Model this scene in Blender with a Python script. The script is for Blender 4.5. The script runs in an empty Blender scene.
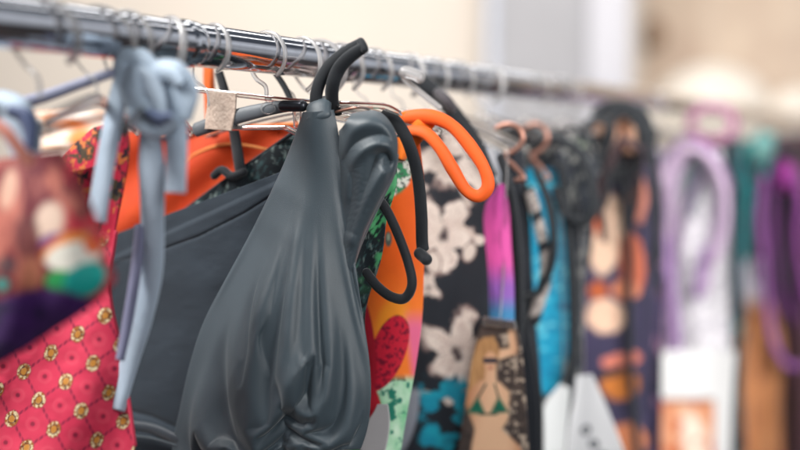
import bpy, math, random
import numpy as np
from mathutils import Vector, Matrix

# ------------------------------------------------------------------ camera, world, lamps, exposure
S = bpy.context.scene
COL = S.collection
CAMZ = 1.5
YAW, PITCH, FPX = math.radians(28.4), math.radians(4.12), 1111.0
cam_d = bpy.data.cameras.new("camera")
cam = bpy.data.objects.new("camera", cam_d); COL.objects.link(cam)
cam.location = (0, 0, CAMZ)
cam.rotation_euler = (math.pi/2 - PITCH, 0, YAW)
cam_d.sensor_width = 36.0; cam_d.lens = 50.0
cam_d.clip_start = 0.05; cam_d.clip_end = 100
cam_d.dof.use_dof = True
cam_d.dof.focus_distance = 1.005
cam_d.dof.aperture_fstop = 1.5
S.camera = cam

S.view_settings.view_transform = 'Standard'
S.view_settings.look = 'None'
S.view_settings.exposure = 0.0
S.view_settings.gamma = 1.0
S.cycles.use_denoising = True
S.cycles.max_bounces = 8
S.cycles.transmission_bounces = 8
S.cycles.transparent_max_bounces = 12
S.cycles.caustics_reflective = False
S.cycles.caustics_refractive = False
S.cycles.sample_clamp_indirect = 4.0

W = bpy.data.worlds.new("World"); S.world = W; W.use_nodes = True
WN = W.node_tree.nodes; WL = W.node_tree.links
bg = WN["Background"]; bg.inputs[1].default_value = 0.82
_tc = WN.new('ShaderNodeTexCoord'); _sx = WN.new('ShaderNodeSeparateXYZ'); _nz = WN.new('ShaderNodeTexNoise')
_nz.inputs['Scale'].default_value = 2.6; _nz.inputs['Detail'].default_value = 2
WL.new(_tc.outputs['Generated'], _sx.inputs[0]); WL.new(_tc.outputs['Generated'], _nz.inputs['Vector'])
_ma = WN.new('ShaderNodeMath'); _ma.operation = 'MULTIPLY_ADD'; _ma.inputs[1].default_value = .9; _ma.inputs[2].default_value = -.45
WL.new(_nz.outputs['Fac'], _ma.inputs[0])
_ad = WN.new('ShaderNodeMath'); _ad.operation = 'ADD'; WL.new(_sx.outputs['Z'], _ad.inputs[0]); WL.new(_ma.outputs[0], _ad.inputs[1])
_mr = WN.new('ShaderNodeMapRange'); _mr.inputs[1].default_value = -1; _mr.inputs[2].default_value = 1
WL.new(_ad.outputs[0], _mr.inputs[0])
_cr = WN.new('ShaderNodeValToRGB'); WL.new(_mr.outputs[0], _cr.inputs[0]); WL.new(_cr.outputs[0], bg.inputs[0])
_e = _cr.color_ramp.elements
_e[0].position = 0.0; _e[0].color = (.03, .035, .04, 1)
_e[1].position = 1.0; _e[1].color = (.16, .18, .21, 1)
for _p, _c in ((.42, (.05, .05, .06, 1)), (.50, (.34, .35, .37, 1)), (.60, (.85, .88, .94, 1)), (.70, (.07, .08, .10, 1))):
    _k = _e.new(_p); _k.color = _c

def area(name, loc, target, sx, sy, power, col):
    d = bpy.data.lights.new(name, 'AREA'); d.shape = 'RECTANGLE'; d.size = sx; d.size_y = sy
    d.energy = power; d.color = col
    o = bpy.data.objects.new(name, d); COL.objects.link(o)
    o.location = loc
    o.rotation_euler = (Vector(target) - Vector(loc)).to_track_quat('-Z', 'Y').to_euler()
    return o
area("key_light", (-1.65, -0.2, 3.0), (-0.6, 0.9, 1.4), 0.8, 0.8, 84, (1.0, 0.98, 0.95))
area("front_light", (1.2, -1.0, 2.3), (-0.5, 1.1, 1.4), 1.4, 1.2, 12, (0.95, 0.98, 1.0))
def strip(name, x, y0, y1, z, w, power):
    d = bpy.data.lights.new(name, 'AREA'); d.shape = 'RECTANGLE'; d.size = w; d.size_y = y1-y0; d.energy = power; d.color = (1, .98, .96)
    o = bpy.data.objects.new(name, d); COL.objects.link(o); o.location = (x, (y0+y1)/2, z)
strip("rail_streak_light", -1.15, .9, 5.2, 2.9, .22, 17)  # unseen strips added to lay bright streaks along the chrome rail
strip("rail_streak_light", -.15, .9, 5.2, 2.9, .10, 5)
area("wall_light", (-2.1, 2.7, 3.0), (-3.1, 5.0, 1.6), 2.5, 1.2, 62, (1.0, 0.94, 0.88))
fl_ = area("far_light", (0.75, 0.45, 2.0), (-0.45, 2.15, 1.4), 0.9, 0.9, 13, (1.0, 0.97, 0.94)); fl_.data.spread = math.radians(85)
area("far_wall_light", (0.9, 4.3, 3.3), (0.9, 6.2, 1.9), 1.5, 1.0, 44, (1.0, 0.93, 0.86))

# ------------------------------------------------------------------ projection helpers (photo pixels on a plane y=Y)
cF = np.array([-math.sin(YAW)*math.cos(PITCH), math.cos(YAW)*math.cos(PITCH), -math.sin(PITCH)])
cR = np.array([math.cos(YAW), math.sin(YAW), 0.0])
cU = np.cross(cR, cF)
C0 = np.array([0, 0, CAMZ])
def P(px, py, Y):
    px = np.asarray(px, float); py = np.asarray(py, float); Y = np.asarray(Y, float)
    px, py, Y = np.broadcast_arrays(px, py, Y)
    d = cF + ((px-400)/FPX)[..., None]*cR - ((py-225)/FPX)[..., None]*cU
    return C0 + d*(Y/d[..., 1])[..., None]
def V3(a): return Vector([float(x) for x in a])
RX, RZ, RR = -0.6, 1.584, 0.0185

def lin(c):
    c = np.asarray(c, float)/255.0
    return np.where(c <= 0.04045, c/12.92, ((c+0.055)/1.055)**2.4)
def C(r, g, b, k=1.0): return lin((r, g, b))*k

# ------------------------------------------------------------------ painting helpers (numpy, prints on the cloth)
def sm(a, b, x):
    t = np.clip((x-a)/(b-a), 0, 1); return t*t*(3-2*t)
def mix(a, b, m):
    m = np.clip(np.asarray(m), 0, 1)[..., None]; return a*(1-m) + b*m
def ell(x, y, cx, cy, rx, ry, ang=0):
    a = math.radians(ang); dx, dy = x-cx, y-cy
    u = dx*math.cos(a)+dy*math.sin(a); v = -dx*math.sin(a)+dy*math.cos(a)
    return np.sqrt((u/rx)**2+(v/ry)**2)
def hsh(i, j, s=0):
    return np.modf(np.abs(np.sin(i*127.1+j*311.7+s*74.7)*43758.5453))[0]
def vn(x, y, s=0):
    xi, yi = np.floor(x), np.floor(y); fx, fy = x-xi, y-yi
    fx = fx*fx*(3-2*fx); fy = fy*fy*(3-2*fy)
    return (hsh(xi, yi, s)*(1-fx)+hsh(xi+1, yi, s)*fx)*(1-fy)+(hsh(xi, yi+1, s)*(1-fx)+hsh(xi+1, yi+1, s)*fx)*fy
def fbm(x, y, s=0, o=4):
    r = 0; a = .5
    for k in range(o): r = r+a*vn(x*2**k, y*2**k, s+k); a *= .5
    return r/(1-.5**o)
def segd(x, y, pts):
    """distance to a polyline and the arc fraction of the nearest point"""
    best = np.full(np.shape(x), 1e9); bt = np.zeros(np.shape(x)); n = len(pts)-1
    for i in range(n):
        (ax, ay), (bx_, by_) = pts[i][:2], pts[i+1][:2]
        dx, dy = bx_-ax, by_-ay; L = dx*dx+dy*dy+1e-9
        t = np.clip(((x-ax)*dx+(y-ay)*dy)/L, 0, 1)
        d = np.hypot(x-ax-t*dx, y-ay-t*dy)
        m = d < best; best = np.where(m, d, best); bt = np.where(m, (i+t)/n, bt)
    return best, bt
def flat(c): return lambda x, y: np.broadcast_to(np.asarray(c), np.shape(x)+(3,)).copy()

# ------------------------------------------------------------------ materials
MATS = {}
def mat_fabric(key, rough=.75, spec=.35, sheen=.25, bump=.25, scale=2600, coat=0, var=.12, wr=0.0):
    if key in MATS: return MATS[key]
    m = bpy.data.materials.new(key); m.use_nodes = True; nt = m.node_tree; N = nt.nodes; L = nt.links
    b = N["Principled BSDF"]
    at = N.new('ShaderNodeAttribute'); at.attribute_name = "Col"
    tc = N.new('ShaderNodeTexCoord')
    nz = N.new('ShaderNodeTexNoise'); nz.inputs['Scale'].default_value = 26; nz.inputs['Detail'].default_value = 5
    L.new(tc.outputs['Object'], nz.inputs['Vector'])
    mr = N.new('ShaderNodeMapRange'); mr.inputs[1].default_value = .25; mr.inputs[2].default_value = .75
    mr.inputs[3].default_value = 1-var; mr.inputs[4].default_value = 1+var
    L.new(nz.outputs['Fac'], mr.inputs[0])
    mx = N.new('ShaderNodeVectorMath'); mx.operation = 'SCALE'
    L.new(at.outputs['Color'], mx.inputs[0]); L.new(mr.outputs[0], mx.inputs['Scale'])
    L.new(mx.outputs[0], b.inputs['Base Color'])
    b.inputs['Roughness'].default_value = rough
    b.inputs['Specular IOR Level'].default_value = spec
    b.inputs['Sheen Weight'].default_value = sheen; b.inputs['Sheen Roughness'].default_value = .4
    b.inputs['Coat Weight'].default_value = coat
    wv = N.new('ShaderNodeTexNoise'); wv.inputs['Scale'].default_value = scale; wv.inputs['Detail'].default_value = 1
    L.new(tc.outputs['Object'], wv.inputs['Vector'])
    bp = N.new('ShaderNodeBump'); bp.inputs['Strength'].default_value = bump; bp.inputs['Distance'].default_value = .0006
    L.new(wv.outputs['Fac'], bp.inputs['Height'])
    last = bp
    if wr:
        w2 = N.new('ShaderNodeTexNoise'); w2.inputs['Scale'].default_value = 45; w2.inputs['Detail'].default_value = 3
        L.new(tc.outputs['Object'], w2.inputs['Vector'])
        b2 = N.new('ShaderNodeBump'); b2.inputs['Strength'].default_value = wr; b2.inputs['Distance'].default_value = .004
        L.new(w2.outputs['Fac'], b2.inputs['Height']); L.new(bp.outputs[0], b2.inputs['Normal']); last = b2
    L.new(last.outputs[0], b.inputs['Normal'])
    MATS[key] = m; return m
def mat_plain(key, col, rough=.5, metal=0, spec=.5, trans=0, ior=1.49, noise=.08, nscale=8, alpha=1, emit=None):
    if key in MATS: return MATS[key]
    m = bpy.data.materials.new(key); m.use_nodes = True; nt = m.node_tree; N = nt.nodes; L = nt.links
    b = N["Principled BSDF"]
    tc = N.new('ShaderNodeTexCoord'); nz = N.new('ShaderNodeTexNoise')
    nz.inputs['Scale'].default_value = nscale; nz.inputs['Detail'].default_value = 4
    L.new(tc.outputs['Object'], nz.inputs['Vector'])
    cr = N.new('ShaderNodeValToRGB')
    c = np.asarray(col)
    cr.color_ramp.elements[0].position = .3; cr.color_ramp.elements[1].position = .7
    cr.color_ramp.elements[0].color = (*[float(v) for v in c*(1-noise)], 1)
    cr.color_ramp.elements[1].color = (*[float(v) for v in np.minimum(c*(1+noise), 1)], 1)
    L.new(nz.outputs['Fac'], cr.inputs[0]); L.new(cr.outputs[0], b.inputs['Base Color'])
    b.inputs['Roughness'].default_value = rough; b.inputs['Metallic'].default_value = metal
    b.inputs['Specular IOR Level'].default_value = spec
    b.inputs['Transmission Weight'].default_value = trans; b.inputs['IOR'].default_value = ior
    if emit:
        b.inputs['Emission Color'].default_value = (*emit[0], 1); b.inputs['Emission Strength'].default_value = emit[1]
    MATS[key] = m; return m

# ------------------------------------------------------------------ object helpers
def tag(o, label=None, cat=None, group=None, kind=None):
    if label: o['label'] = label
    if cat: o['category'] = cat
    if group: o['group'] = group
    if kind: o['kind'] = kind
    return o
def thing(name, loc, label, cat, group=None):
    o = bpy.data.objects.new(name, None); COL.objects.link(o); o.location = loc
    o.empty_display_size = .02
    tag(o, label, cat, group); return o
def link(name, verts, faces, mat, parent=None, cols=None, smooth=True):
    me = bpy.data.meshes.new(name)
    vs = np.asarray(verts, float).reshape(-1, 3)
    if parent is not None:
        off = np.zeros(3); q = parent
        while q is not None: off += np.array(q.location); q = q.parent
        vs = vs-off
    me.from_pydata(vs.tolist(), [], [list(map(int, f)) for f in faces])
    if cols is not None:
        at = me.color_attributes.new("Col", 'FLOAT_COLOR', 'POINT')
        cc = np.ones((len(vs), 4)); cc[:, :3] = np.clip(np.asarray(cols).reshape(-1, 3), 0, 1)
        at.data.foreach_set("color", cc.ravel())
    if mat: me.materials.append(mat)
    if smooth: me.polygons.foreach_set("use_smooth", [True]*len(me.polygons))
    me.update()
    o = bpy.data.objects.new(name, me); COL.objects.link(o)
    if parent is not None: o.parent = parent
    return o
def crv(pts, n):
    """Catmull-Rom through pts, n samples"""
    p = np.asarray(pts, float)
    if len(p) == 2: return p[0]+(p[1]-p[0])*np.linspace(0, 1, n)[:, None]
    q = np.vstack([2*p[0]-p[1], p, 2*p[-1]-p[-2]])
    t = np.linspace(0, len(p)-1-1e-6, n); i = t.astype(int); f = (t-i)[:, None]
    a, b, c, d = q[i], q[i+1], q[i+2], q[i+3]
    return .5*((2*b)+(-a+c)*f+(2*a-5*b+4*c-d)*f*f+(-a+3*b-3*c+d)*f**3)
def grid_faces(nr, nc):
    i = np.arange((nr-1)*(nc-1)); r = i//(nc-1); c = i % (nc-1)
    a = r*nc+c; return np.stack([a, a+1, a+nc+1, a+nc], 1)
def panel(name, left, right, Y, parent, mat, paint, disp=None, nr=120, nc=90, thick=.0013):
    """cloth panel between a left and a right edge curve traced on plane y=Y; disp(x,y,u,v) metres towards the front"""
    Lc = crv(left, nr); Rc = crv(right, nr); u = np.linspace(0, 1, nc)
    X = Lc[:, 0:1]*(1-u)+Rc[:, 0:1]*u; YY = Lc[:, 1:2]*(1-u)+Rc[:, 1:2]*u
    U = np.broadcast_to(u, X.shape); Vv = np.broadcast_to(np.linspace(0, 1, nr)[:, None], X.shape)
    d = disp(X, YY, U, Vv) if disp else 0*X
    pts = P(X, YY, Y-d)
    col = paint(X, YY)
    f = grid_faces(nr, nc)[:, ::-1]
    o = link(name, pts, f, mat, parent, col)
    if thick:
        s = o.modifiers.new("thickness", 'SOLIDIFY'); s.thickness = thick; s.offset = 1
    return o
def tube(name, pts, rad, mat, parent=None, col=None, n=48, ns=14, flatk=1.0, up=(0, 0, 1), world=False, Y=None, twist=0):
    """tube along pts (px,py,Y) or world points; rad metres or list; flatk <1 squashes it into a tape; rounded closed ends"""
    a = np.asarray(pts, float)
    c = crv(a, n)
    if not world: c = P(c[:, 0], c[:, 1], c[:, 2])
    r = np.interp(np.linspace(0, 1, n), np.linspace(0, 1, len(np.atleast_1d(rad))), np.atleast_1d(rad)) if np.ndim(rad) else np.full(n, rad)
    T = np.gradient(c, axis=0); T /= np.linalg.norm(T, axis=1)[:, None]
    u0 = np.asarray(up, float); u0 = u0-T[0]*u0.dot(T[0])
    if np.linalg.norm(u0) < .2: u0 = np.cross(T[0], (1, 0, 0))
    u0 /= np.linalg.norm(u0)
    vs = []; ang = np.linspace(0, 2*math.pi, ns, endpoint=False)
    frames = []
    for i in range(n):
        u0 = u0-T[i]*u0.dot(T[i]); u0 /= np.linalg.norm(u0); frames.append((u0.copy(), np.cross(T[i], u0)))
    def ring(i, s, sh):
        U, Vn = frames[i]; tw = twist*i/n
        for x in ang:
            ca, sa = math.cos(x)*s, math.sin(x)*flatk*s
            ca, sa = ca*math.cos(tw)-sa*math.sin(tw), ca*math.sin(tw)+sa*math.cos(tw)
            vs.append(c[i]+T[i]*sh+U*r[i]*ca+Vn*r[i]*sa)
    k = flatk if flatk < 1 else 1
    ring(0, .45, -r[0]*.75*k); ring(0, .8, -r[0]*.45*k)
    for i in range(n): ring(i, 1, 0)
    ring(n-1, .8, r[-1]*.45*k); ring(n-1, .45, r[-1]*.75*k)
    m = n+4; F = []
    for i in range(m-1):
        for j in range(ns):
            F.append((i*ns+j, i*ns+(j+1) % ns, (i+1)*ns+(j+1) % ns, (i+1)*ns+j))
    F.append(tuple(range(ns))[::-1]); F.append(tuple((m-1)*ns+j for j in range(ns)))
    cols = None
    if col is not None: cols = np.broadcast_to(np.asarray(col), (len(vs), 3))
    return link(name, vs, F, mat, parent, cols)
def extr(name, poly, Y, depth, mat, parent=None, bev=.0012, world=False, cols=None):
    """outline (px,py) on plane y=Y, given a real thickness and bevelled edges"""
    p = np.asarray(poly, float)
    q = p if world else P(p[:, 0], p[:, 1], Y)
    n = len(q); a = q.copy(); b = q.copy(); a[:, 1] = Y-depth/2; b[:, 1] = Y+depth/2
    F = [tuple(range(n)), tuple(range(2*n-1, n-1, -1))]+[(i, i+n, (i+1) % n+n, (i+1) % n) for i in range(n)]
    o = link(name, np.vstack([a, b]), F, mat, parent, None if cols is None else np.broadcast_to(cols, (2*n, 3)), smooth=False)
    if bev:
        m = o.modifiers.new("bevel", 'BEVEL'); m.width = bev; m.segments = 2; m.limit_method = 'ANGLE'
    return o
def box(name, a, b, mat, parent=None, bev=0):
    (x0, y0, z0), (x1, y1, z1) = a, b
    v = [(x0, y0, z0), (x1, y0, z0), (x1, y1, z0), (x0, y1, z0), (x0, y0, z1), (x1, y0, z1), (x1, y1, z1), (x0, y1, z1)]
    F = [(3, 2, 1, 0), (4, 5, 6, 7), (0, 1, 5, 4), (1, 2, 6, 5), (2, 3, 7, 6), (3, 0, 4, 7)]
    o = link(name, v, F, mat, parent, smooth=False)
    if bev:
        m = o.modifiers.new("bevel", 'BEVEL'); m.width = bev; m.segments = 2
    return o

# ------------------------------------------------------------------ the room seen far behind
M_CREAM = mat_plain("cream_plaster", C(232, 222, 210), .9, noise=.03, nscale=1.2)
M_PEACH = mat_plain("peach_plaster", C(246, 220, 198), .9, noise=.16, nscale=3.5)
M_GREYW = mat_plain("grey_paint", C(168, 168, 172), .8, noise=.03)
M_LGREY = mat_plain("pale_grey_paint", C(206, 206, 213), .8, noise=.03)
M_FLOOR = mat_plain("dark_timber_floor", C(56, 44, 38), .5, noise=.15)
tag(box("floor", (-6, -2, -.05), (6, 9, 0), M_FLOOR), kind='structure')
def wallseg(name, px0, px1, dist, thick, mat, z0=0, z1=3.4, parent=None):
    """upright slab square to the view, reaching from column px0 to px1 at the given distance"""
    f = np.array([cF[0], cF[1], 0]); f /= np.linalg.norm(f)
    a = f*dist+cR*(px0-400)/FPX*dist; b = f*dist+cR*(px1-400)/FPX*dist
    q = [a, b, b+f*thick, a+f*thick]
    v = [(p[0], p[1], z0) for p in q]+[(p[0], p[1], z1) for p in q]
    F = [(3, 2, 1, 0), (4, 5, 6, 7), (0, 1, 5, 4), (1, 2, 6, 5), (2, 3, 7, 6), (3, 0, 4, 7)]
    return link(name, v, F, mat, parent, smooth=False)
tag(wallseg("wall_back", -700, 640, 5.6, .12, M_CREAM), kind='structure')
tag(wallseg("wall_side", 640, 1500, 6.2, .12, M_PEACH), kind='structure')
pil = thing("pillar", (0, 0, 0), "blurred pale grey pillar standing behind the rail", "pillar")
wallseg("shaft", 494, 588, 5.2, .25, M_GREYW, parent=pil)
wallseg("corner_board", 588, 628, 5.15, .28, M_LGREY, parent=pil)
wallseg("edge_trim", 487, 494, 5.17, .25, mat_plain("blue_grey_paint", C(205, 212, 226), .7), parent=pil)

# added glowing ovals stand in for the bright haze behind the rail's far end
M_GLOW = mat_plain("haze_glow", (.7, .64, .56), .8, emit=((1.0, .92, .82), .22))
def ellipsoid(name, c, rx, ry, rz, mat, parent=None, n=28, rib=0):
    vs = []; F = []
    for i in range(n+1):
        th = math.pi*i/n; k = 1+rib*math.cos(th*22)
        for j in range(n*2):
            ph = math.pi*j/n
            vs.append((c[0]+rx*math.sin(th)*math.cos(ph)*k, c[1]+ry*math.sin(th)*math.sin(ph)*k, c[2]+rz*math.cos(th)))
    for i in range(n):
        for j in range(2*n): F.append((i*2*n+j, (i+1)*2*n+j, (i+1)*2*n+(j+1) % (2*n), i*2*n+(j+1) % (2*n)))
    return link(name, vs, F, mat, parent)
def at(px, py, dist):
    d = cF+(px-400)/FPX*cR-(py-225)/FPX*cU; return C0+d*dist
for nm, lb, px, py, dist, rx, rz, gl in (("glow_oval", "large added glow oval, the brightest blur over the far rail end", 710, 116, 5.6, .30, .26, M_GLOW),
                              ("glow_oval", "smaller glowing paper lantern low at the pillar's right edge", 640, 118, 5.4, .13, .12, M_GLOW),
                              ("glow_oval", "added glow oval at the far right edge behind the purple swimsuit", 795, 112, 5.5, .13, .12, M_GLOW)):
    c = at(px, py, dist); t = thing(nm, tuple(c), lb, "glow shape", "added glow ovals")
    ellipsoid("shade", c, rx, rx, rz, gl, t, rib=.012)
    tube("cord", [c+np.array([0, 0, rz]), c+np.array([0, 0, 3.4-c[2]])], .003, M_CREAM, t, n=4, ns=6, world=True)
c = at(653, 34, 6.0); t = thing("wall_lamp", tuple(c), "blurred unlit brown wall lamp on the peach wall right of the pillar", "wall lamp")
tube("bracket", [c+np.array([0, .2, .02]), c+np.array([0, 0, .0])], .02, mat_plain("brown_metal", C(150, 116, 90), .5), t, n=6, world=True)
ellipsoid("shade", c, .07, .07, .09, mat_plain("brown_cloth_shade", C(172, 142, 118), .8), t)

# ------------------------------------------------------------------ chrome rail
M_CHROME = mat_plain("chrome", C(214, 216, 222), .09, metal=1, noise=.05, nscale=60)
rail = thing("clothes_rail", (RX, .5, 0), "long polished chrome clothes rail that every hanger hangs from", "clothes rail")
def rod(name, p0, p1, r, mat, parent, n=40):
    return tube(name, [p0, p1], r, mat, parent, n=6, ns=n, world=True)
rod("rail_tube", (RX, -.25, RZ), (RX, 4.7, RZ), RR, M_CHROME, rail)
for yy in (-.25, 4.7):
    rod("upright", (RX, yy, .03), (RX, yy, RZ), .014, M_CHROME, rail, 20)
    rod("foot_bar", (RX-.25, yy, .03), (RX+.25, yy, .03), .014, M_CHROME, rail, 20)
for yy in (.735, .99, 1.62):      # clear joint sleeves on the rail
    tube("joint_sleeve", [(RX, yy-.006, RZ), (RX, yy+.006, RZ)], RR+.0012, M_CHROME, rail, n=4, ns=40, world=True)

# ------------------------------------------------------------------ hangers
M_CLEAR = mat_plain("clear_plastic", (.97, .93, .90), .06, trans=.92, ior=1.47, noise=.02)
M_WHITEP = mat_plain("milky_plastic", C(238, 236, 236), .14, trans=.68, ior=1.45, noise=.02)
M_ROSE = mat_plain("rosy_wire", C(176, 128, 112), .3, metal=.6)
def arcpts(Y, r, a0, a1, n, cx=RX, cz=RZ, dy=0):
    return [(cx+r*math.cos(math.radians(a)), Y+dy*(k/(n-1)-.5), cz+r*math.sin(math.radians(a))) for k, a in enumerate(np.linspace(a0, a1, n))]
def hanger(Y, label, hookmat, bodymat=M_CLEAR, half=.17, yaw=0, hr=.0021, drop=.050, body=True, arms=(.022, .03), R=.0235):
    t = thing("clothes_hanger", (RX, Y, RZ), label, "clothes hanger", "clear hangers along the chrome rail")
    rn = random.Random(int(Y*1000)); R = R+rn.uniform(-.002, .004); tl = rn.uniform(-.012, .016)
    pts = [(x, y+tl*math.cos(k/13*3.1), z) for k, (x, y, z) in enumerate(arcpts(Y, R, -62, 185, 14, cx=RX+.003, cz=RZ-.0045+(.0235-R)))]
    pts += [(RX-.016, Y, RZ-.026), (RX-.003, Y, RZ-.036), (RX, Y, RZ-drop)]
    tube("hook", pts, [hr*1.1, hr*1.5, hr*1.3, hr*.8, hr*.55, hr*.55, hr*.6, hr*.6], hookmat, t, n=72, ns=10, world=True, flatk=.8)
    if body:
        cy, sy = math.cos(yaw), math.sin(yaw)
        row = []
        for k in np.linspace(-1, 1, 9):
            z = RZ-drop-arms[0]*abs(k)**1.3
            row.append((RX+half*k*cy, Y+half*k*sy, z))
        tube("shoulder_bar", row, .0052, bodymat, t, n=40, ns=12, world=True, flatk=.45)
    return t

# ------------------------------------------------------------------ fabrics
F_SATIN = mat_fabric("slate_satin", rough=.47, spec=.7, sheen=.3, bump=.35, scale=1700, var=.07)
F_DULL = mat_fabric("slate_lining", rough=.8, spec=.2, sheen=.22, bump=.6, scale=1100, var=.1)
F_LYCRA = mat_fabric("printed_lycra", rough=.62, spec=.35, sheen=.12, bump=.3, scale=1800, var=.06)
F_MATTE = mat_fabric("matte_black_jersey", rough=.7, spec=.35, sheen=.35, bump=.5, scale=1500, var=.1)
F_RIB = mat_fabric("blue_satin_ribbon", rough=.6, spec=.3, sheen=.3, bump=.2, scale=1500, var=.08, wr=.25)
F_CARD = mat_fabric("printed_card", rough=.45, spec=.4, sheen=0, bump=.03, scale=300, var=.02)

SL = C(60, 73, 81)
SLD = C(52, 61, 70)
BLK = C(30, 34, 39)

# ================================================================== HERO: slate grey halter swimsuit
YH = .85
hero = thing("bikini_top", tuple(P(300, 110, YH)), "slate grey satin bikini top, in sharp focus, draped over a clear hanger", "bikini top")

def ridges(x, y, specs, soft=False):
    h = 0*x
    for pts, w0, w1, a0, a1 in specs:
        c = crv(np.asarray(pts, float), 26)
        d, t = segd(x, y, [tuple(q) for q in c])
        w = w0+(w1-w0)*t; a = (a0+(a1-a0)*t)*(sm(-.02, .28, t) if soft else 1)
        neg = (a0+a1) < 0
        h = h+a*(np.exp(-(np.sqrt(d*d+1.7)-1.3)/(w*.85)) if neg else np.exp(-np.abs(d/w)**1.8))
    return h
CUP_R = [   # (polyline px), width start/end px, height start/end metres
    ([(268, 270), (254, 304), (239, 332), (221, 364), (206, 398), (194, 442), (192, 480)], 14, 10, .011, .009),
    ([(276, 300), (260, 322), (257, 340), (266, 366), (284, 404), (285, 452), (284, 500)], 12, 9, -.007, -.006),
    ([(252, 335), (239, 374), (231, 405), (227, 442), (226, 500)], 8, 7, .002, .005),
    ([(292, 250), (288, 300), (284, 345), (276, 376)], 13, 10, .002, .006),
    ([(276, 412), (284, 396), (292, 376), (304, 362), (317, 362), (325, 374), (326, 392)], 9, 10, .010, .004),
    ([(320, 388), (307, 384), (299, 394), (290, 412)], 10, 7, -.008, -.006),
    ([(300, 408), (303, 436), (303, 500)], 10, 9, .001, .004),
    ([(368, 320), (364, 370), (352, 420), (340, 470)], 10, 10, .002, .006),
]
def cup_disp(x, y, u, v):
    wx = x+5*(fbm(x/40, y/55, 61)-.5); wy = y+6*(fbm(x/45, y/50, 62)-.5)
    cr = .42+.07*np.tanh((y-360)/50)
    s = np.where(u < cr, (cr-u)/cr, (u-cr)/(1-cr))
    B = .008+.038*np.exp(-((y-345)/140)**2)
    h = B*(.75*(1-s**1.5)+.25*np.sqrt(np.clip(1-s*s, 0, 1)))
    e = np.clip(np.minimum(u, 1-u)*9, .1, 1)
    h = h+ridges(wx, wy, CUP_R, True)*e
    ph = x/5.2+3.2*fbm(x/30, y/60, 71)*2
    h = h+.0007*np.sin(ph)*sm(405, 446, y)*e
    h = h+.0022*(fbm(x/30+y/90, y/75, 3)-.5)*np.clip((y-130)/120, 0, 1)
    return h
cupL = [(304, 112), (298, 130), (288, 160), (272, 196), (252, 236), (226, 280), (204, 322), (190, 365), (180, 410), (173, 446), (176, 480), (190, 530)]
cupR = [(333, 110), (338, 130), (342, 160), (346, 196), (351, 236), (358, 280), (364, 322), (370, 365), (371, 398), (367, 430), (352, 470), (330, 530)]
def hero_paint(x, y):
    c = flat(SL)(x, y)
    return c
def solve_cloth(name, L_, R_, cut_, Y0, disp, nr, nc, pinf, shrf, grow, frames, bend, mat, col, y_off=0.0):
    """traced outline with spare cloth left to settle under the cloth solver, then kept as a plain mesh"""
    K = 4.0                                        # solved at four times its size, then scaled back
    Lc = crv(L_, 400)[:int(400*cut_)]; Rc = crv(R_, 400)[:int(400*cut_)]
    idx = np.linspace(0, len(Lc)-1, nr).astype(int); Lc, Rc = Lc[idx], Rc[idx]
    u = np.linspace(0, 1, nc)
    X = Lc[:, 0:1]*(1-u)+Rc[:, 0:1]*u; Y_ = Lc[:, 1:2]*(1-u)+Rc[:, 1:2]*u
    U = np.broadcast_to(u, X.shape); V_ = np.broadcast_to(np.linspace(0, cut_, nr)[:, None], X.shape)
    p = P(X, Y_, Y0-disp(X, Y_, U, V_))
    org = p.reshape(-1, 3).mean(0)
    me = bpy.data.meshes.new(name+"_sim"); f = grid_faces(nr, nc)[:, ::-1]
    me.from_pydata(((p.reshape(-1, 3)-org)*K).tolist(), [], f.tolist())
    ob = bpy.data.objects.new(name+"_sim", me); COL.objects.link(ob)
    pin = np.maximum(pinf(X, Y_), 0.0); pin[:2] = 1; pin[-1:] = 1; pin[:, 0] = 1; pin[:, -1] = 1
    shr = 1-shrf(X, Y_, U)
    g1 = ob.vertex_groups.new(name="pin"); g2 = ob.vertex_groups.new(name="shrink")
    for i, (a, b) in enumerate(zip(pin.ravel(), shr.ravel())):
        if a > 0: g1.add([i], float(a), 'REPLACE')
        g2.add([i], float(b), 'REPLACE')
    m = ob.modifiers.new("cloth", 'CLOTH'); c = m.settings
    c.quality = 8; c.mass = .25; c.air_damping = 2
    c.tension_stiffness = 20; c.compression_stiffness = 12; c.shear_stiffness = 4; c.bending_stiffness = bend
    c.tension_damping = 8; c.compression_damping = 8; c.shear_damping = 8; c.bending_damping = .8
    c.vertex_group_mass = "pin"; c.pin_stiffness = 1
    c.vertex_group_shrink = "shrink"; c.shrink_min = grow; c.shrink_max = .03
    c.effector_weights.gravity = .6
    m.collision_settings.use_collision = False
    m.point_cache.frame_start = 1; m.point_cache.frame_end = frames
    for fr in range(1, frames+1): S.frame_set(fr)
    ev = ob.evaluated_get(bpy.context.evaluated_depsgraph_get()); q = np.empty(nr*nc*3)
    ev.data.vertices.foreach_get("co", q)
    q = q.reshape(-1, 3)/K+org
    bpy.data.objects.remove(ob)
    S.frame_set(1)
    o = link(name, q, f, mat, hero, np.broadcast_to(col, (nr*nc, 3)))
    m = o.modifiers.new("thickness", 'SOLIDIFY'); m.thickness = .0012; m.offset = 1
    m = o.modifiers.new("smooth", 'SUBSURF'); m.levels = 2; m.render_levels = 2
def cup_pin(x, y):
    d, t = segd(x, y, [(285, 410), (286, 430), (285, 460)])
    return np.maximum(.10, .5*(d < 1.6))
solve_cloth("cup", cupL, cupR, .865, YH-.012, cup_disp, 130, 100, cup_pin,
            lambda x, y, u: sm(240, 400, y)*np.clip(np.minimum(u, 1-u)*4.5, 0, 1), -.10, 30, 5.0, F_SATIN, SL)
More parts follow.
